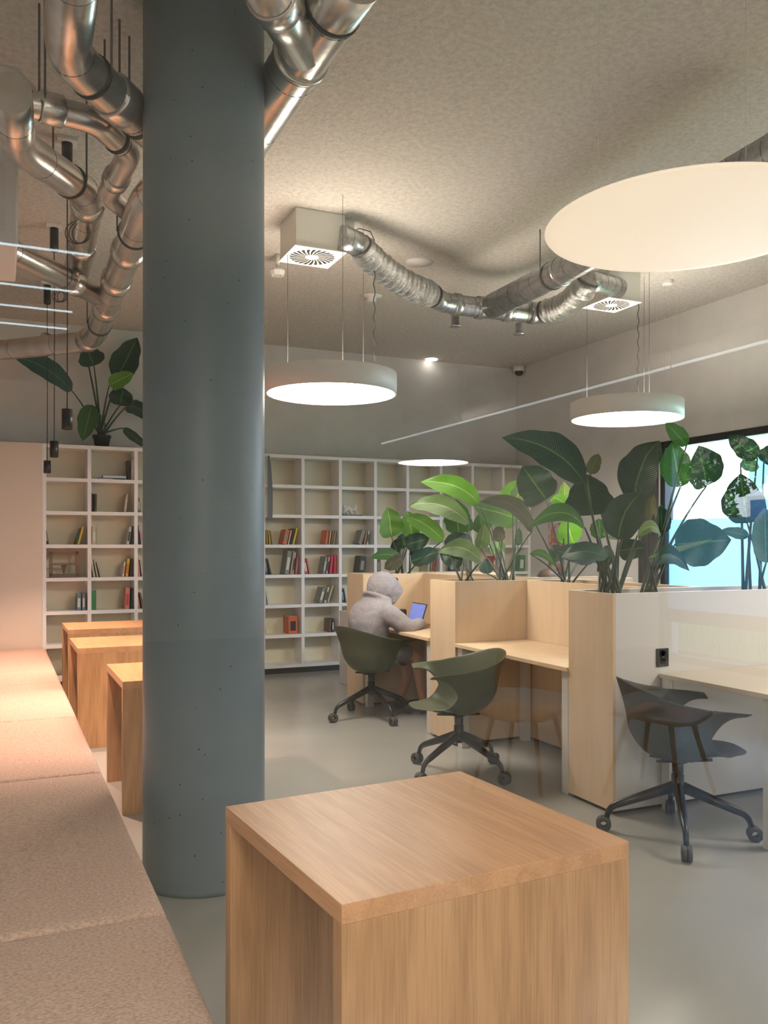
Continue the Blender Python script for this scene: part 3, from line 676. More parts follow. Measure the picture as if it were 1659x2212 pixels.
MB().box(-.03, .03, -.05, .05, .001, .125).build('case_body', M['black_soft'], bg, world=False, bevel=.01)
MB().tube([(-.03, -.04, .10), (-.03, .04, .10)], .004, 6).build('zip', M['strap'], bg, world=False)
m = MB()
for k, (x, y) in enumerate(((0,0),(.03,.02),(-.02,.03))): m.box(-.06+x, .06+x, -.09+y, .09+y, .0005+k*.0012, .0015+k*.0012)
o = m.build('paper_stack', M['paper']); o.location = (3.24, 6.93, DZ); tag(o, 'loose papers lying between the laptop and the black case', 'paper')
# ------------------------------------------------------------------ plants
def leaf_mesh(mb, p0, p1, width, normal, arch=.12, fold=.18, curl=0, seed=0, droop=None):
    rnd = random.Random(seed); p0, p1 = Vector(p0), Vector(p1); ax = p1-p0; ln = ax.length; a = ax.normalized()
    nrm = Vector(normal); nrm = (nrm - a*nrm.dot(a)).normalized(); side = a.cross(nrm).normalized()
    ctrl = (p0+p1)/2 + (droop if droop else nrm*ln*arch)
    def fn(u, v):
        s = (v-.5)*2
        c = p0*(1-u)**2 + ctrl*2*u*(1-u) + p1*u*u
        wv = (math.sin(math.pi*min(1, (u**.8)))**.55 if u < 1 else 0)*width/2
        if u > .8: wv *= math.sqrt(max(0, 1-((u-.8)/.2)**2))*.96+.02
        wob = 1 + .05*math.sin(u*9+seed)+.03*math.sin(u*23+seed*2)
        return c + side*(s*wv*wob) + nrm*(abs(s)**1.5*fold*wv*1.2 + .018*width*math.sin(u*14+seed+s*2)) + a*(-abs(s)*wv*.12)
    mb.grid(fn, 20, 10)
def make_plant(name, label, root, d, leaves, group=None, cat='plant', stem_r=.006, pot=None, yp=None):
    def at(px, py, d, A=globals()['at']): return A(px, py, d=d) if yp is None else A(px, py, Y=yp+d)
    """leaves: base px, tip px, width px, material, depth offset, [sag px], tilt"""
    t = thing(name, label, cat, root, group=group); root = Vector(root)
    if yp is not None: d = 0
    if pot: pot(t)
    for i, lf in enumerate(leaves):
        (bx, by), (tx_, ty), wpx, mt, dd = lf[:5]; bend = lf[5] if len(lf) > 5 else None
        p0 = at(bx, by, d=d+dd); p1 = at(tx_, ty, d=d+dd+random.Random(i*7+int(bx)).uniform(-.12, .12))
        view = (Vector((0,0,H)) - p0).normalized(); rr = random.Random(int(bx)*3+i)
        nrm = view + Vector((rr.uniform(-.35,.35), rr.uniform(-.35,.35), rr.uniform(-.1,.45)))
        dr = None
        if bend: 
            m_ = at(bend[0], bend[1], d=d+dd); dr = (m_-(p0+p1)/2)*1.6
        wdt = wpx/F*(p0.x*S+p0.y*C)
        mb = MB(); leaf_mesh(mb, p0, p1, wdt, nrm, arch=.06, seed=i+int(bx)%17, droop=dr)
        lo = mb.build('leaf', M[mt], t, fixn=False)
        # petiole
        st_ = root + Vector((rr.uniform(-.07,.07), rr.uniform(-.05,.05), -.06)) if not pot else root + Vector((rr.uniform(-.03,.03), rr.uniform(-.03,.03), .13))
        mid = st_.lerp(p0, .55) + Vector((0,0,.10*(p0-st_).length)) + (p0-st_).cross(Vector((0,0,1)))*.0
        pts = [st_*(1-k/8)**2 + mid*2*(k/8)*(1-k/8) + p0*(k/8)**2 for k in range(9)]
        MB().tube(pts, [stem_r*1.5-(stem_r*.8)*k/8 for k in range(9)], 7).build('stem', M['stem'], t)
    return t
BP = 'bird of paradise plants in the planters'
d1 = 8.02
make_plant('strelitzia_plant', 'smallest potted greenery above the hooded head, with a round light green leaf', at(868, 1246, d=d1), d1, [
 ((845.7,1160),(837,1096),58,'leaf_bright',.0), ((958,1168),(874,1116),38,'leaf_bright',-.15,(915,1128)), ((891,1160),(880,1104),46,'leaf_bright',.1),
 ((877,1177),(928,1163),40,'leaf_dark',.05), ((888,1213),(950,1190),38,'leaf_dark',.0), ((866,1214),(797,1206),28,'leaf_mid',-.1,(840,1195)), ((868,1206),(830,1229),30,'leaf_brown',-.15),
 ((862,1182),(880,1150),30,'leaf_mid',.15), ((850,1190),(868,1165),26,'leaf_dark',.15), ((885,1195),(915,1190),24,'leaf_dark',.1)], BP)
d2 = 6.42
make_plant('strelitzia_plant', 'greyish plant between the smallest one and the bright arched leaves', at(1015, 1252, d=d2), d2, [
 ((1013,1130),(882,1094),44,'leaf_pale',.1,(950,1085)), ((1039,1213),(944,1193),42,'leaf_pale',-.1,(995,1178)), ((960,1180),(1015,1158),38,'leaf_dark',.1), ((991,1152),(984,1078),58,'leaf_mid',.2),
 ((1000,1215),(950,1196),44,'leaf_dark',.15), ((1010,1150),(1005,1112),30,'leaf_mid',.25), ((1020,1170),(985,1170),30,'leaf_dark',.2)], BP)
d3 = 6.52
make_plant('strelitzia_plant', 'bright green plant with the long arching leaf in front of the bookcase', at(1092, 1252, d=d3), d3, [
 ((1034,1088),(908,1041),46,'leaf_bright',-.05,(985,1046)), ((1118,1121),(1022,1094),66,'leaf_bright',.1,(1070,1105)), ((1149,1148),(1036,1083),40,'leaf_brown',-.15,(1110,1085)),
 ((1090,1084),(1121,1037),38,'leaf_bright',.2), ((1107,1090),(1140,1030),34,'leaf_pale',.1), ((1038,1186),(1046,1133),34,'leaf_pale',.15), ((1078,1170),(1077,1134),28,'leaf_brown',.1),
 ((1053,1240),(1050,1207),32,'leaf_teal',.25), ((1045,1150),(1035,1110),40,'leaf_mid',.25), ((1066,1200),(1082,1160),34,'leaf_bright',.35), ((1060,1120),(1058,1084),36,'leaf_mid',.3), ((1119,1178),(1121,1140),17,'leaf_teal',.4)], BP)
d4 = 6.25
make_plant('strelitzia_plant', 'plant with a round dark leaf over the inner corner of the middle desk', at(1222, 1256, d=d4), d4, [
 ((1180,1079),(1128,1006),84,'leaf_dark',.0), ((1286,1203),(1197,1190),46,'leaf_dark',-.1), ((1239,1174),(1222,1118),56,'leaf_bright',.2), ((1226,1098),(1186,1082),28,'leaf_bright',.1,(1205,1075)),
 ((1128,1085),(1156,1094),12,'leaf_dark',.1), ((1145,1196),(1203,1227),16,'leaf_mid',-.1,(1175,1194)), ((1208,1178),(1200,1215),38,'leaf_dark',.2), ((1222,1100),(1218,1040),32,'leaf_pale',.4), ((1265,1190),(1300,1215),30,'leaf_dark',.3)], BP)
d5 = 4.85
make_plant('strelitzia_plant', 'largest dark plant at the near divider, with huge leaves reaching both sides', at(1316, 1274, d=d5), d5, [
 ((1262,1042),(1084,945),76,'leaf_dark',-.1,(1190,965)), ((1279,1113),(1268,1024),100,'leaf_dark',.1), ((1369,1088),(1426,952),90,'leaf_dark',.05,(1385,1000)), ((1336,1166),(1388,1060),84,'leaf_dark',-.15,(1348,1105)),
 ((1263,1140),(1139,1143),40,'leaf_mid',-.2,(1208,1098)), ((1312,1203),(1212,1203),44,'leaf_teal',-.15,(1258,1188)), ((1275,1024),(1293,980),30,'leaf_brown',.4), ((1377,1157),(1431,1166),30,'leaf_pale',.1,(1410,1132)),
 ((1336,1190),(1398,1182),48,'leaf_dark',.25), ((1297,1164),(1294,1120),42,'leaf_mid',.3), ((1311,1217),(1311,1178),32,'leaf_teal',.1), ((1405,1120),(1412,1068),36,'leaf_brown',.4), ((1345,1160),(1300,1155),30,'leaf_pale',.3), ((1320,1205),(1290,1235),24,'leaf_dark',0)], BP, stem_r=.007)
d6 = 4.95
make_plant('strelitzia_plant', 'plant in front of the window edge, with a broad leaf against the frosted glass', at(1412, 1270, d=d6), d6, [
 ((1483,962),(1438,912),36,'leaf_mid',.1), ((1470,1052),(1452,955),66,'leaf_mid',.2), ((1526,1050),(1508,962),84,'leaf_dark',.3), ((1458,1176),(1580,1166),100,'leaf_teal',.1), ((1411,1221),(1490,1234),42,'leaf_teal',-.1,(1445,1190)),
 ((1400,1205),(1540,1165),12,'leaf_pale',-.1), ((1430,1150),(1428,1090),40,'leaf_dark',.3)], BP, stem_r=.007)
d7 = 5.2
make_plant('strelitzia_plant', 'plant at the right edge, backlit by the window', at(1630, 1266, d=d7), d7, [
 ((1614,1130),(1600,1022),88,'leaf_dark',.1), ((1636,990),(1574,940),46,'leaf_dark',.2), ((1655,1216),(1652,1095),54,'leaf_teal',-.1), ((1617,1158),(1558,1145),26,'leaf_teal',.0), ((1650,1000),(1680,960),44,'leaf_dark',.2), ((1600,1000),(1640,1010),30,'leaf_mid',.3)], BP, stem_r=.007)
# potted plant on top of the bookcase
d8 = 8.85
pr = at(222, 962, d=d8); pr.z = 2.4675
def pot8(t):
    MB().lathe([(0, 0), (.068, 0), (.088, .10), (.095, .10), (.096, .125), (.084, .125), (.082, .11), (0, .11)], (0,0,0), 28).build('pot', M['pot'], t, world=False)
    MB().tube([(-.02,0,.10),(-.03,.0,.22),(-.01,0,.34)], [.022,.016,.008], 8).tube([(.03,.01,.10),(.035,.01,.26)], [.012,.006], 8).build('stalk', M['stem'], t, world=False)
pr.y = YS+.13
d8 = pr.y*C + pr.x*S
make_plant('strelitzia_plant', 'potted plant with long stalks standing on top of the bookcase', pr, d8, [
 ((156,845),(29,771),46,'leaf_teal',-.1,(95,790)), ((203,790),(186,748),54,'leaf_dark',.0), ((253,820),(297,729),58,'leaf_dark',.05), ((236,832),(288,806),34,'leaf_bright',-.1), ((259,876),(267,838),52,'leaf_dark',.0),
 ((199,875),(178,953),42,'leaf_mid',-.1), ((273,879),(326,908),34,'leaf_dark',.1,(300,880)), ((266,925),(322,968),20,'leaf_dark',-.05), ((178,732),(187,714),14,'leaf_dark',.05)], None, stem_r=.008, pot=pot8, yp=YS+.10)
# ------------------------------------------------------------------ pendant disc lamps
ZL = H+1.055
def make_disc(label, x, y, cables, R=.458, hgt=.145):
    t = thing('pendant_lamp', label, 'lamp', (x, y, ZL), group='round pendant lamps')
    MB().lathe([(R-.012, .001), (R, .0), (R, hgt), (R-.01, hgt+.004), (0, hgt+.004)], (0,0,0), 72).build('drum', M['lamp_body'], t, world=False)
    MB().lathe([(R-.013, .004), (0, .004)], (0,0,0), 72).build('diffuser', M['lamp_on'], t, world=False)
    for k in range(3):
        a = .4+k*2.094; MB().tube([(R*.7*math.cos(a), R*.7*math.sin(a), hgt), (R*.7*math.cos(a), R*.7*math.sin(a), ZC-ZL-.002)], .0016, 5).build('suspension_cable', M['rod'], t, world=False)
    a = cables; x_, y_ = R*.8*math.cos(a), R*.8*math.sin(a); pts = []
    for k in range(60):
        z = hgt + (ZC-ZL-hgt-.12)*k/59; pts.append((x_+.006*math.sin(k*.9)*(k < 55), y_+.006*math.cos(k*.9), z))
    pts += [(x_-.03, y_, ZC-ZL-.06), (x_-.12, y_, ZC-ZL-.05), (x_-.2, y_+.02, ZC-ZL-.11)]
    MB().tube(pts, .004, 5).build('power_cable', M['cable'], t, world=False)
    MB().lathe([(0, 0), (.045, 0), (.05, .012), (.05, .05), (0, .05)], (x_-.2, y_+.02, ZC-ZL-.055), 20).build('ceiling_cup', M['plastic_white'], t, world=False)
    light('added_ceiling_fill', 'AREA', (x, y, ZL+hgt+.02), UP_W, (1,.87,.72), shape='DISK', size=R*1.7, rot=(math.pi, 0, 0))  # unseen light added on the drum top to brighten the ceiling
    return t
make_disc('lit round white pendant just right of the column', 2.12, 5.60, .2)
make_disc('lit round white pendant above the plants near the window', 4.79, 5.69, .6, R=.46)
l3 = thing('disc_lamp', 'largest thin cream glowing disc lamp at the upper right', 'lamp', (2.10, 2.19, ZL+.005))
MB().lathe([(0, 0), (.43, .001), (.465, .004), (.47, .010), (.465, .016), (.40, .02), (0, .02)], (0,0,0), 96).build('diffuser', M['lamp_near'], l3, world=False)
for k in range(3):
    a = 2.2+k*2.094; MB().tube([(.3*math.cos(a), .3*math.sin(a), .018), (.3*math.cos(a), .3*math.sin(a), ZC-ZL-.008)], .0009, 5).build('suspension_cable', M['steel_white'], l3, world=False)
# black cylinder pendants
for px, ytop, ybot, pcan, ycan, ring, lb in ((145, 884, 928, 157, 303, (165, 503, 24), 'lowest black cylinder spot hanging before the shelf plant'), (117, 953, 988, 117, 488, (126, 640, 13), 'middle black cylinder spot hanging over the bookcase top'), (102, 995, 1022, 100, 612, (97, 728, 9), 'farthest black cylinder spot, hanging against the first bookcase column')):
    pc = at(pcan, ycan, Z=ZC-.002); d_ = pc.y*C+pc.x*S
    xy = at(px, ybot, d=d_); t = thing('cylinder_pendant', lb, 'lamp', (xy.x, xy.y, xy.z), group='black cylinder spots')
    hh = (ybot-ytop)/F*d_
    MB().lathe([(0, hh), (.030, hh), (.030, 0), (.026, 0), (.026, .012), (0, .012)], (0,0,0), 28).build('lamp_body', M['black'], t, world=False)
    MB().lathe([(.025, .010), (0, .010)], (0,0,0), 20).build('bulb', emit('spot_bulb', (1,.75,.5), 6), t, world=False)
    zt = ZC-xy.z-.02
    MB().lathe([(0, zt), (.03, zt), (.03, zt-.16), (.022, zt-.17), (0, zt-.17)], (0,0,0), 24).build('canopy', M['black'], t, world=False)
    MB().box(-.055, .055, -.055, .055, zt, ZC-xy.z-.001).build('ceiling_plate', M['plastic_white'], t, world=False)
    MB().tube([(0,0,hh-.002), (.002,0,(hh+zt)/2), (0,0,zt-.16)], .0035, 6).build('cord', M['cable'], t, world=False)
    rc = at(ring[0], ring[1], d=d_); rr = ring[2]/F*d_; m = MB()
    rx = Vector((C, -S, 0))
    for q in range(3): m.tube([rc + rx*(rr*(1-.1*q)*math.cos(a)+.01*q) + Vector((0,0,1))*(rr*(1-.06*q)*math.sin(a)) + Vector((.004*q,.004*q,0)) for a in [i/28*2*math.pi for i in range(29)]], .0028, 5, caps=False)
    m.build('coiled_cord', M['cable'], t)
    light('spot_light', 'SPOT', xy-Vector((0,0,.01)), 105, (1,.62,.46), spot_size=math.radians(95), spot_blend=.8, shadow_soft_size=.03)
# ------------------------------------------------------------------ ducts
def ring(mb, pts, i, r, w=.006):
    a, b = Vector(pts[max(0, i-1)]), Vector(pts[min(len(pts)-1, i+1)]); t = (b-a).normalized(); p = Vector(pts[i])
    mb.tube([p-t*w/2, p+t*w/2], r, 20)
def duct(label, pts, r, material='duct', seams=.45, collars=(), rods=(), fil=.12, name='ventilation_duct'):
    pts = [Vector(p) for p in pts]; t = thing(name, label, 'duct', pts[0], group='ceiling ventilation ducts')
    path = fillet(pts, fil, 6); MB().tube(path, r, 28).build('pipe', M[material], t)
    al = along(path, .02); m = MB(); acc = seams*.5
    for i in range(1, len(al)-1):
        acc += (al[i]-al[i-1]).length
        if acc > seams: acc = 0; ring(m, al, i, r+.001, .003)
    m.build('seam_bands', M['strap'], t)
    for (k, tt, wd) in collars:
        a, b = pts[k], pts[k+1]; p = a.lerp(b, tt); dd = (b-a).normalized()
        MB().tube([p-dd*wd/2, p-dd*wd/2, p-dd*wd*.42, p+dd*wd*.42, p+dd*wd/2, p+dd*wd/2], [r, r+.004, r+.011, r+.011, r+.004, r], 28).build('collar', M[material], t)
    for (k, tt) in rods:
        a, b = pts[k], pts[k+1]; p = a.lerp(b, tt); side = (b-a).cross(Vector((0,0,1))).normalized()*(r+.006)
        for s_ in (-1, 1): MB().tube([p+side*s_-Vector((0,0,.0)), Vector((p.x+side.x*s_, p.y+side.y*s_, ZC-.001))], .005, 6).build('hanger_rod', M['rod'], t)
        m = MB(); dd = (b-a).normalized(); m.tube([p-dd*.01, p+dd*.01], r+.005, 24); m.build('hanger_clamp', M['strap'], t)
    return t
def z(px, py, Z): return at(px, py, Z=Z)
DZ1 = 3.32
duct('upper left foil duct coming from the top edge and turning behind the column', [z(165,-140,DZ1), z(145,118,DZ1), z(330,285,DZ1), z(430,380,DZ1-.02)], .085, collars=((1,.55,.12),), rods=((1,.25),(1,.8)))
duct('thin foil duct branching left of the first cylinder lamp', [z(-60,215,3.3), z(70,225,3.3), z(205,260,3.3), z(282,330,3.3), z(232,420,3.3), z(300,478,3.3)], .056, collars=((1,.3,.10),(3,.6,.08)), rods=((1,.15),(2,.6)), fil=.07)
duct('long foil duct from the white box turning down to the hanging coil', [z(22,200,3.25), z(36,312,3.25), z(192,420,3.34), z(172,560,3.36), z(160,605,3.3)], .083, collars=((2,.12,.12),(2,.75,.12)), rods=((1,.7),))
duct('foil duct crossing to the main run under the coil', [z(-40,510,3.2), z(60,560,3.2), z(215,640,3.2)], .072, collars=((1,.6,.1),), rods=((0,.5),), seams=.5)
duct('main foil duct running beside the column up from the plant', [z(-260,748,3.2), z(0,757,3.2), z(185,738,3.2), z(207,722,3.2), z(258,590,3.2), z(318,432,3.2), z(450,330,3.2)], .088, collars=((3,.5,.16),(3,.9,.12),(4,.35,.1),(2,.3,.12)), rods=((4,.6),(3,.2)))
duct('foil duct descending from the top edge right of the column', [z(770,-60,3.5), z(690,60,3.5), z(573,245,3.5), z(470,410,3.5)], .112, collars=((1,.30,.03),), rods=((0,.6),))
duct('short foil duct joining from the top edge in front of the column', [z(555,-70,3.42), z(655,105,3.46)], .088, collars=((0,.35,.1),))
# white ball cap; pale box built in place of a glass reflection
t = thing('reflection_box', 'pale box built for a glass reflection at the upper left edge', 'reflection box', at(10, 560, Z=3.0))
u0 = at(-60, 385, Z=3.05); u1 = at(52, 470, Z=3.05)
MB().box(-.35, .06, -.3, .35, -.02, .5).build('casing', M['lamp_body'], t, world=False, bevel=.01)
MB().box(-.3, .0, -.305, -.30, .05, .4).build('front_cover', M['plastic_white'], t, world=False)
m = MB(); cb_ = at(15, 215, Z=3.33); m.lathe([(0,-.13),(.07,-.11),(.115,-.06),(.13,0),(.115,.06),(.07,.11),(0,.13)], (0,0,0), 28); o = m.build('duct_elbow_cap', M['lamp_body']); o.location = cb_; tag(o, 'rounded white insulated elbow at the upper left edge', 'duct cap')
# ---- diffuser boxes and spiral ducts
def diffuser_box(x0, y0, sz, zb, hgt, label):
    t = thing('air_diffuser', label, 'air diffuser', (x0+sz/2, y0+sz/2, zb), group='ceiling air diffusers')
    q = sz/2
    MB().box(-q+.01, q-.01, -q+.01, q-.01, .006, hgt).build('box', M['box_paint'], t, world=False, bevel=.002)
    MB().box(-q, q, -q, q, 0, .006).build('face_plate', M['plastic_white'], t, world=False)
    m = MB()
    for k in range(24):
        a = k/24*2*math.pi; b = a+.11; r0, r1 = .05, q*.84
        pts = [Vector((r*math.cos(x+dr), r*math.sin(x+dr), -.0012)) for r, x, dr in ((r0, a, 0), ((r0+r1)/2, a, .10), (r1, a, .22), (r1, b, .26), ((r0+r1)/2, b, .14), (r0, b, .02))]
        m.poly(pts)
    m.build('slot_blades', M['black_soft'], t, world=False)
    return t
a_ = at(601.5, 565.6, Z=3.5); c_ = at(744.5, 546, Z=3.5)
q_ = at(706, 582.5, Z=3.5).x-a_.x
diffuser_box(a_.x, a_.y-q_, q_, 3.5, ZC-3.5-.003, 'square white ceiling diffuser box just right of the column')
b_ = at(1256, 666, Z=3.5); e_ = at(1392, 648, Z=3.5)
q_ = at(1330, 675, Z=3.5).x-b_.x
diffuser_box(b_.x, b_.y-q_, q_, 3.5, ZC-3.5-.003, 'square white ceiling diffuser box beneath the large disc lamp')
def flexduct(label, pts, r):
    t = thing('flexible_duct', label, 'duct', pts[0], group='crinkled flexible ducts'); path = along(fillet(pts, .2, 8), .006)
    rs = [r*(1+.05*math.sin(i*.75)+.035*math.sin(i*.31)) for i in range(len(path))]; n = len(path)
    rs = [x*(.8+.2*smooth(min(i, n-1-i)/12)) for i, x in enumerate(rs)]
    MB().tube(path, rs, 32).build('foil_sleeve', M['flex'], t)
    for i in (3, n-4): m = MB(); ring(m, path, i, r*.9, .02); m.build('clamp', M['strap'], t)
ZD = 3.42
flexduct('crinkled foil hose curving from the left diffuser box', [z(775,528,3.58), z(800,560,3.52), z(868,612,ZD), z(938,640,ZD)], .10)
flexduct('crinkled foil hose curving up to the right diffuser box', [z(1168,674,ZD), z(1215,665,ZD), z(1258,628,3.45), z(1272,604,3.52)], .10)
sd_ = duct('galvanised spiral duct linking the two crinkled hoses', [z(935,640,ZD), z(960,655,ZD), z(1060,668,ZD), z(1172,678,ZD)], .082, 'spiral', seams=.11, collars=((1,.25,.06),(1,.75,.06),(2,.3,.06),(2,.8,.06)))
for px, py in ((984, 672), (1122, 690)):
    p = z(px, py, ZD); m = MB(); m.lathe([(0,0), (.045,0), (.05,.008), (.035,.012), (.035,.10), (0,.10)], (p.x, p.y, ZD-.135), 24); m.build('spigot', M['spiral'], sd_)
duct('large spiral duct rising behind the disc lamp to the right edge', [z(1062,662,ZD), z(1190,598,ZD+.02), z(1420,470,ZD+.02), z(1760,280,ZD+.02)], .10, 'spiral', seams=.14, collars=((1,.12,.05),(2,.2,.05)), rods=((1,.02),))
MB_ = duct('short spiral stub entering the right diffuser box', [z(1268,606,3.56), z(1300,612,3.58), z(1335,622,3.6)], .085, 'spiral', seams=.1)
duct('short dark stub entering the left diffuser box', [z(735,512,3.6), z(775,528,3.58)], .085, 'spiral', seams=.1)
# ---- small ceiling fittings
def dome(px, py, label, prof, mats, name, cat, dz=0):
    p = z(px, py, ZC-.001); t = MB().lathe(prof, (0,0,0), 28).build(name, mats); t.location = (p.x, p.y, ZC-.001); tag(t, label, cat); return t
cm = z(1124, 797, ZC); t = thing('security_camera', 'small white dome camera with black eye in the back ceiling corner', 'camera', (cm.x-.12, cm.y-.15, ZC))
MB().lathe([(0,-.001),(.075,-.001),(.072,-.07),(0,-.07)], (0,0,0), 28).build('housing', M['plastic_white'], t, world=False)
MB().lathe([(.052,-.07),(.048,-.10),(.03,-.122),(0,-.13)], (0,0,0), 28).build('dome', M['black'], t, world=False)
dome(932, 776, 'round recessed downlight in the back ceiling', [(.075,0),(.075,-.008),(.062,-.01),(0,-.006)], [emit('downlight', (1,.93,.85), 3)], 'downlight', 'lamp')
dome(803, 640, 'round white smoke detector left of the spiral duct', [(.10,0),(.10,-.008),(.045,-.012),(.045,-.05),(.04,-.055),(0,-.055)], [M['plastic_white']], 'smoke_detector', 'detector')
dome(905, 566, 'square ceiling plate behind the crinkled hose', [(.11,0),(.11,-.01),(0,-.01)], [M['plastic_white']], 'ceiling_plate', 'plate')
dome(1442, 606, 'small white ceiling cup with coiled wires above the window pendant', [(.05,0),(.05,-.03),(.045,-.04),(0,-.04)], [M['plastic_white']], 'ceiling_cup', 'fitting')
p = z(600, 578, 3.66); t = thing('ceiling_speaker', 'tilted white perforated device under the ceiling beside the column', 'speaker', (p.x, p.y, 3.63))
MB().lathe([(0,.02),(.05,.02),(.062,0),(.05,-.035),(0,-.035)], (0,0,0), 8, smooth=False).build('device_body', M['plastic_white'], t, world=False)
m = MB()
for q in range(8): m.lathe([(.006,-.036),(0,-.036)], (.025*math.cos(q*.785), .025*math.sin(q*.785), 0), 8)
m.build('sound_holes', M['black_soft'], t, world=False); MB().tube([(0,0,.02),(0,0,.138)], .018, 12).build('mount', M['plastic_white'], t, world=False)
# ---- poster on the right wall
p0 = at(1184, 1150, X=XR-.012); p1 = at(1217, 1150, X=XR-.012)
pm = noisy(mat('poster_print', (.6,.5,.5), .6), (.50,.12,.08), (.62,.55,.52), 7, lo=.40, hi=.52, detail=2)
t = thing('wall_poster', 'narrow poster with red and pink blots on the window wall behind the plants', 'poster', (XR, (p0.y+p1.y)/2, 1.3))
MB().box(XR-.010, XR-.002, p1.y, p0.y, .95, 1.72).build('print', pm, t)
MB().box(XR-.012, XR-.0015, p1.y-.01, p0.y+.01, .94, .95).box(XR-.012, XR-.0015, p1.y-.01, p0.y+.01, 1.72, 1.73).build('edge_strip', M['plastic_white'], t)
# coat hanging at the column edge: grey garment on a hook rail
gp = at(577, 985, Y=YS-.012); t = thing('hanging_cloth', 'dark grey cloth sheet hanging beside the column in front of the bookcase', 'cloth', gp)
m = MB(); m.grid(lambda u, v: Vector((.0+.035*v+.028*math.sin(u*2.2)*v, .0-.25*(1-v)*.1, -.72*u)), 16, 4); m.build('cloth', M['shorts'], t, world=False, thick=.004)
MB().tube([(.03,0,.01),(.03,0,-.05)], .008, 8).build('hook', M['plastic_white'], t, world=False)
# ------------------------------------------------------------------ the other half of the hall, seen only as reflections in the partition
def rf(px, py, X=None, Yv=None, Z=None):     # reflected sight line -> real place behind the partition
    p = at(px, py, X=X, Y=Yv, Z=Z); return Vector((p.x, .72-p.y, p.z))
duct('upper long duct along the windows of the rear hall', [(5.95,-3.0,3.36), (5.95,-11.9,3.36)], .07, 'lamp_body', rods=((0,.3),(0,.7)), seams=1.0)
duct('lower long duct along the windows of the rear hall', [(5.65,-3.0,3.18), (5.65,-11.9,3.18)], .07, 'lamp_body', rods=((0,.3),(0,.7)), seams=1.0)
make_disc('lit round pendant of the rear hall', 5.05, -8.96, .5)
make_disc('unseen round pendant added behind the view to light the near bench', .1, -.38, .5)  # added out of view to brighten the near bench and table
make_disc('lit round pendant outside the view right of the large disc lamp', 4.85, 2.2, .5)
make_disc('round fill pendant added in the rear hall opposite the column one', 2.12, -4.88, .5)  # added for more light; its reflection falls on the column pendant
make_disc('round fill pendant added in the rear hall above its wooden chairs', 4.79, -4.97, .5)  # extra lamp added as fill, reflection hidden by the window pendant
make_disc('unseen round fill pendant added near the left wall of the rear hall', -.9, -1.6, .5)  # unseen, added to raise the general light level
for y, lb in ((-5.2, 'first'), (-6.1, 'second'), (-6.7, 'third'), (-7.3, 'fourth')):
    t = thing('glow_tube', '%s bluish tube lamp of the rear hall' % lb, 'lamp', (-.35, y, 3.35), group='tube lamps')
    MB().tube([(-.9,0,0),(.9,0,0)], .007, 8).build('tube', emit('tube_light', (.72,.9,1), 4), t, world=False)
    MB().box(-.92, .92, -.012, .012, .007, .03).build('tube_holder', M['plastic_white'], t, world=False)
for x, z_, lb in ((5.95, 3.27, 'upper'), (5.65, 3.09, 'lower')):  # glowing lines added so the duct reflections read as bright streaks
    t = thing('glow_tube', '%s thin glowing line added under the rear hall ducts' % lb, 'lamp', (x, -8, z_), group='added light lines of the rear hall')
    MB().tube([(0,-3.9,0),(0,4.6,0)], .012, 8).build('tube', emit('tube_light', (.85,.95,1), 1.6), t, world=False)
    MB().box(-.015, .015, -3.9, 4.6, .012, .03).build('tube_holder', M['plastic_white'], t, world=False)
def wood_chair(label, loc, rz):
    t = thing('wooden_chair', label, 'chair', loc, rz, 'wooden chairs of the rear hall')
    m = MB(); m.grid(lambda u, v: Vector((-.2+.42*u, (v-.5)*.44, .46+.02*math.cos(v*math.pi*2)*.5-.01*u)), 8, 8); m.build('seat', M['oak_x'], t, world=False, thick=.02)
    m = MB(); m.grid(lambda u, v: Vector((-.2-.06*u+.10*(abs(v-.5)*2)**2, (v-.5)*.5, .56+.26*u)), 8, 12); m.build('backrest', M['oak_x'], t, world=False, thick=.015)
    for sx, sy in ((1,1),(1,-1),(-1,1),(-1,-1)): MB().tube([(sx*.13, sy*.13, .45), (sx*.23, sy*.22, 0.0)], [.016,.011], 10).build('leg', M['oak_v'], t, world=False)
    return t
wc = wood_chair('wooden shell chair of the rear hall nearest the partition', (2.85, -3.58, 0), 2.6)
dup(wc, (3.5, -3.15, 0), 1.2, 'wooden shell chair of the rear hall closer to the windows')
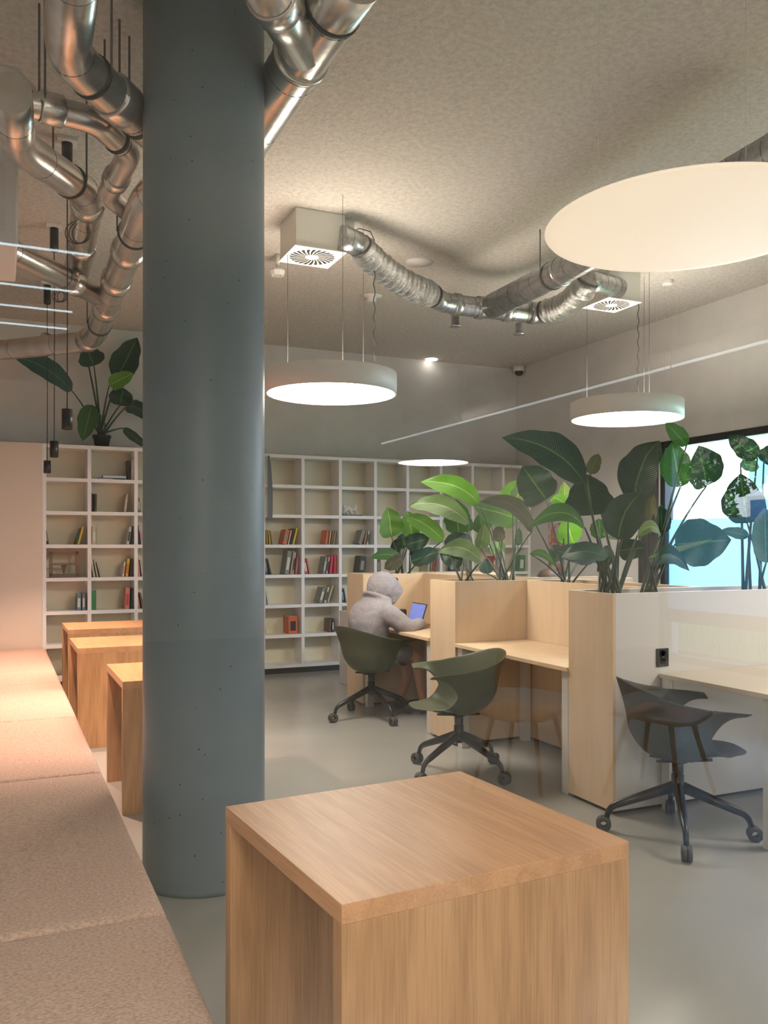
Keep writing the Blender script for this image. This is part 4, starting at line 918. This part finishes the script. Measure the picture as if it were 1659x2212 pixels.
# ------------------------------------------------------------------ outdoors
M['lawn'] = noisy(mat('lawn', (.08,.2,.03), .9), (.05,.14,.02), (.20,.34,.07), 14, bump=.6, dist=.05)
o = MB().box(XR+T+.02, 60, -60, 45, .1, .35).build('lawn', M['lawn']); struct(o)
m = MB(); rg = random.Random(3)
for k in range(2600):
    x, y = rg.uniform(6.6, 8.6), rg.uniform(-8, -1.5); h = rg.uniform(.12, .34); a = rg.uniform(0, 6.28); q = Vector((math.cos(a), math.sin(a), 0))*.008; l = Vector((rg.uniform(-.1,.1), rg.uniform(-.1,.1), 0))
    b_ = Vector((x, y, .34)); m.poly([b_-q, b_+q, b_+l+Vector((0,0,h))])
o = m.build('grass_blades', mat('grass_blade', (.22,.42,.08), .7)); o['kind'] = 'stuff'; tag(o, 'tall meadow grass outside the low window panes', 'grass')
def house(name, label, x0, x1, y0, y1, zt, wallm, wins, balc=()):
    t = thing(name, label, 'building', (x0, (y0+y1)/2, .35))
    MB().box(x0, x1, y0, y1, .3, zt).build('wall', wallm, t)
    for (ya, yb, za, zb) in wins:
        f_ = MB().box(x0-.06, x0, ya, yb, za, zb).build('window', M['plastic_white'], t)
        MB().box(x0-.07, x0-.061, ya+.1, (ya+yb)/2-.05, za+.1, zb-.1).box(x0-.07, x0-.061, (ya+yb)/2+.05, yb-.1, za+.1, zb-.1).build('pane', mat('blue_pane', (.04,.12,.30), .15), f_)
    for (ya, yb, zb) in balc: MB().box(x0-1.2, x0, ya, yb, zb, zb+.35).build('balcony', mat('balcony_cream', (.5,.42,.3), .7), t)
    return t
house('white_building', 'sunlit white building outside the right hand window', 13, 22, 2, 30, 9, mat('white_render', (.85,.86,.86), .8), [(9, 12, 1.2, 3.2)])
house('white_building', 'sunlit white building with a blue window outside the rear hall', 16, 24, -18.5, -10.5, 3.1, mat('white_render', (.85,.85,.84), .8), [(-14, -12, 1.5, 2.6)])
house('brown_building', 'brown apartment building with long balconies behind the trees', 26, 36, -34, -17, 5.6, mat('brown_render', (.15,.11,.08), .8), [(-30, -27, 3.8, 4.8), (-25, -22, 3.8, 4.8), (-21, -18.5, 3.8, 4.8), (-30, -27, 1.5, 2.6), (-24, -21, 1.5, 2.6)], [(-33, -17.5, 3.0)])
def tree(label, x, y, zc, r, n, seed, group='trees outside'):
    t = thing('tree', label, 'tree', (x, y, .35), group=group); rg = random.Random(seed)
    MB().tube([(x, y, .35), (x+.1, y, zc*.6), (x, y+.1, zc)], [.14,.10,.05], 10).build('trunk', M['stand_wood'], t)
    m = MB()
    for k in range(n):
        v = Vector((rg.gauss(0,1), rg.gauss(0,1), rg.gauss(0,1))).normalized()*r*rg.uniform(.35,1)**.5; v.z *= .85
        c = Vector((x, y, zc))+v; a = Vector((rg.uniform(-1,1), rg.uniform(-1,1), rg.uniform(-1,1))).normalized(); b = a.cross(Vector((.3,.5,.8))).normalized(); s_ = rg.uniform(.06,.12)
        m.poly([c-a*s_, c+b*s_*.6, c+a*s_, c-b*s_*.6])
    m.build('crown', M['tree_leaf'], t, fixn=False)
M['tree_leaf'] = noisy(mat('tree_leaf', (.06,.2,.03), .7), (.03,.12,.02), (.14,.32,.05), 3)
tree('leafy tree reflected from outside the rear hall windows', 11.5, -10.6, 3.3, 1.25, 2600, 1)
tree('round bushy tree beside the brown building', 14.2, -13.9, 1.9, 1.05, 1600, 2)
tree('low tree in front of the balconies', 14.0, -16.6, 1.8, 1.0, 1400, 5)
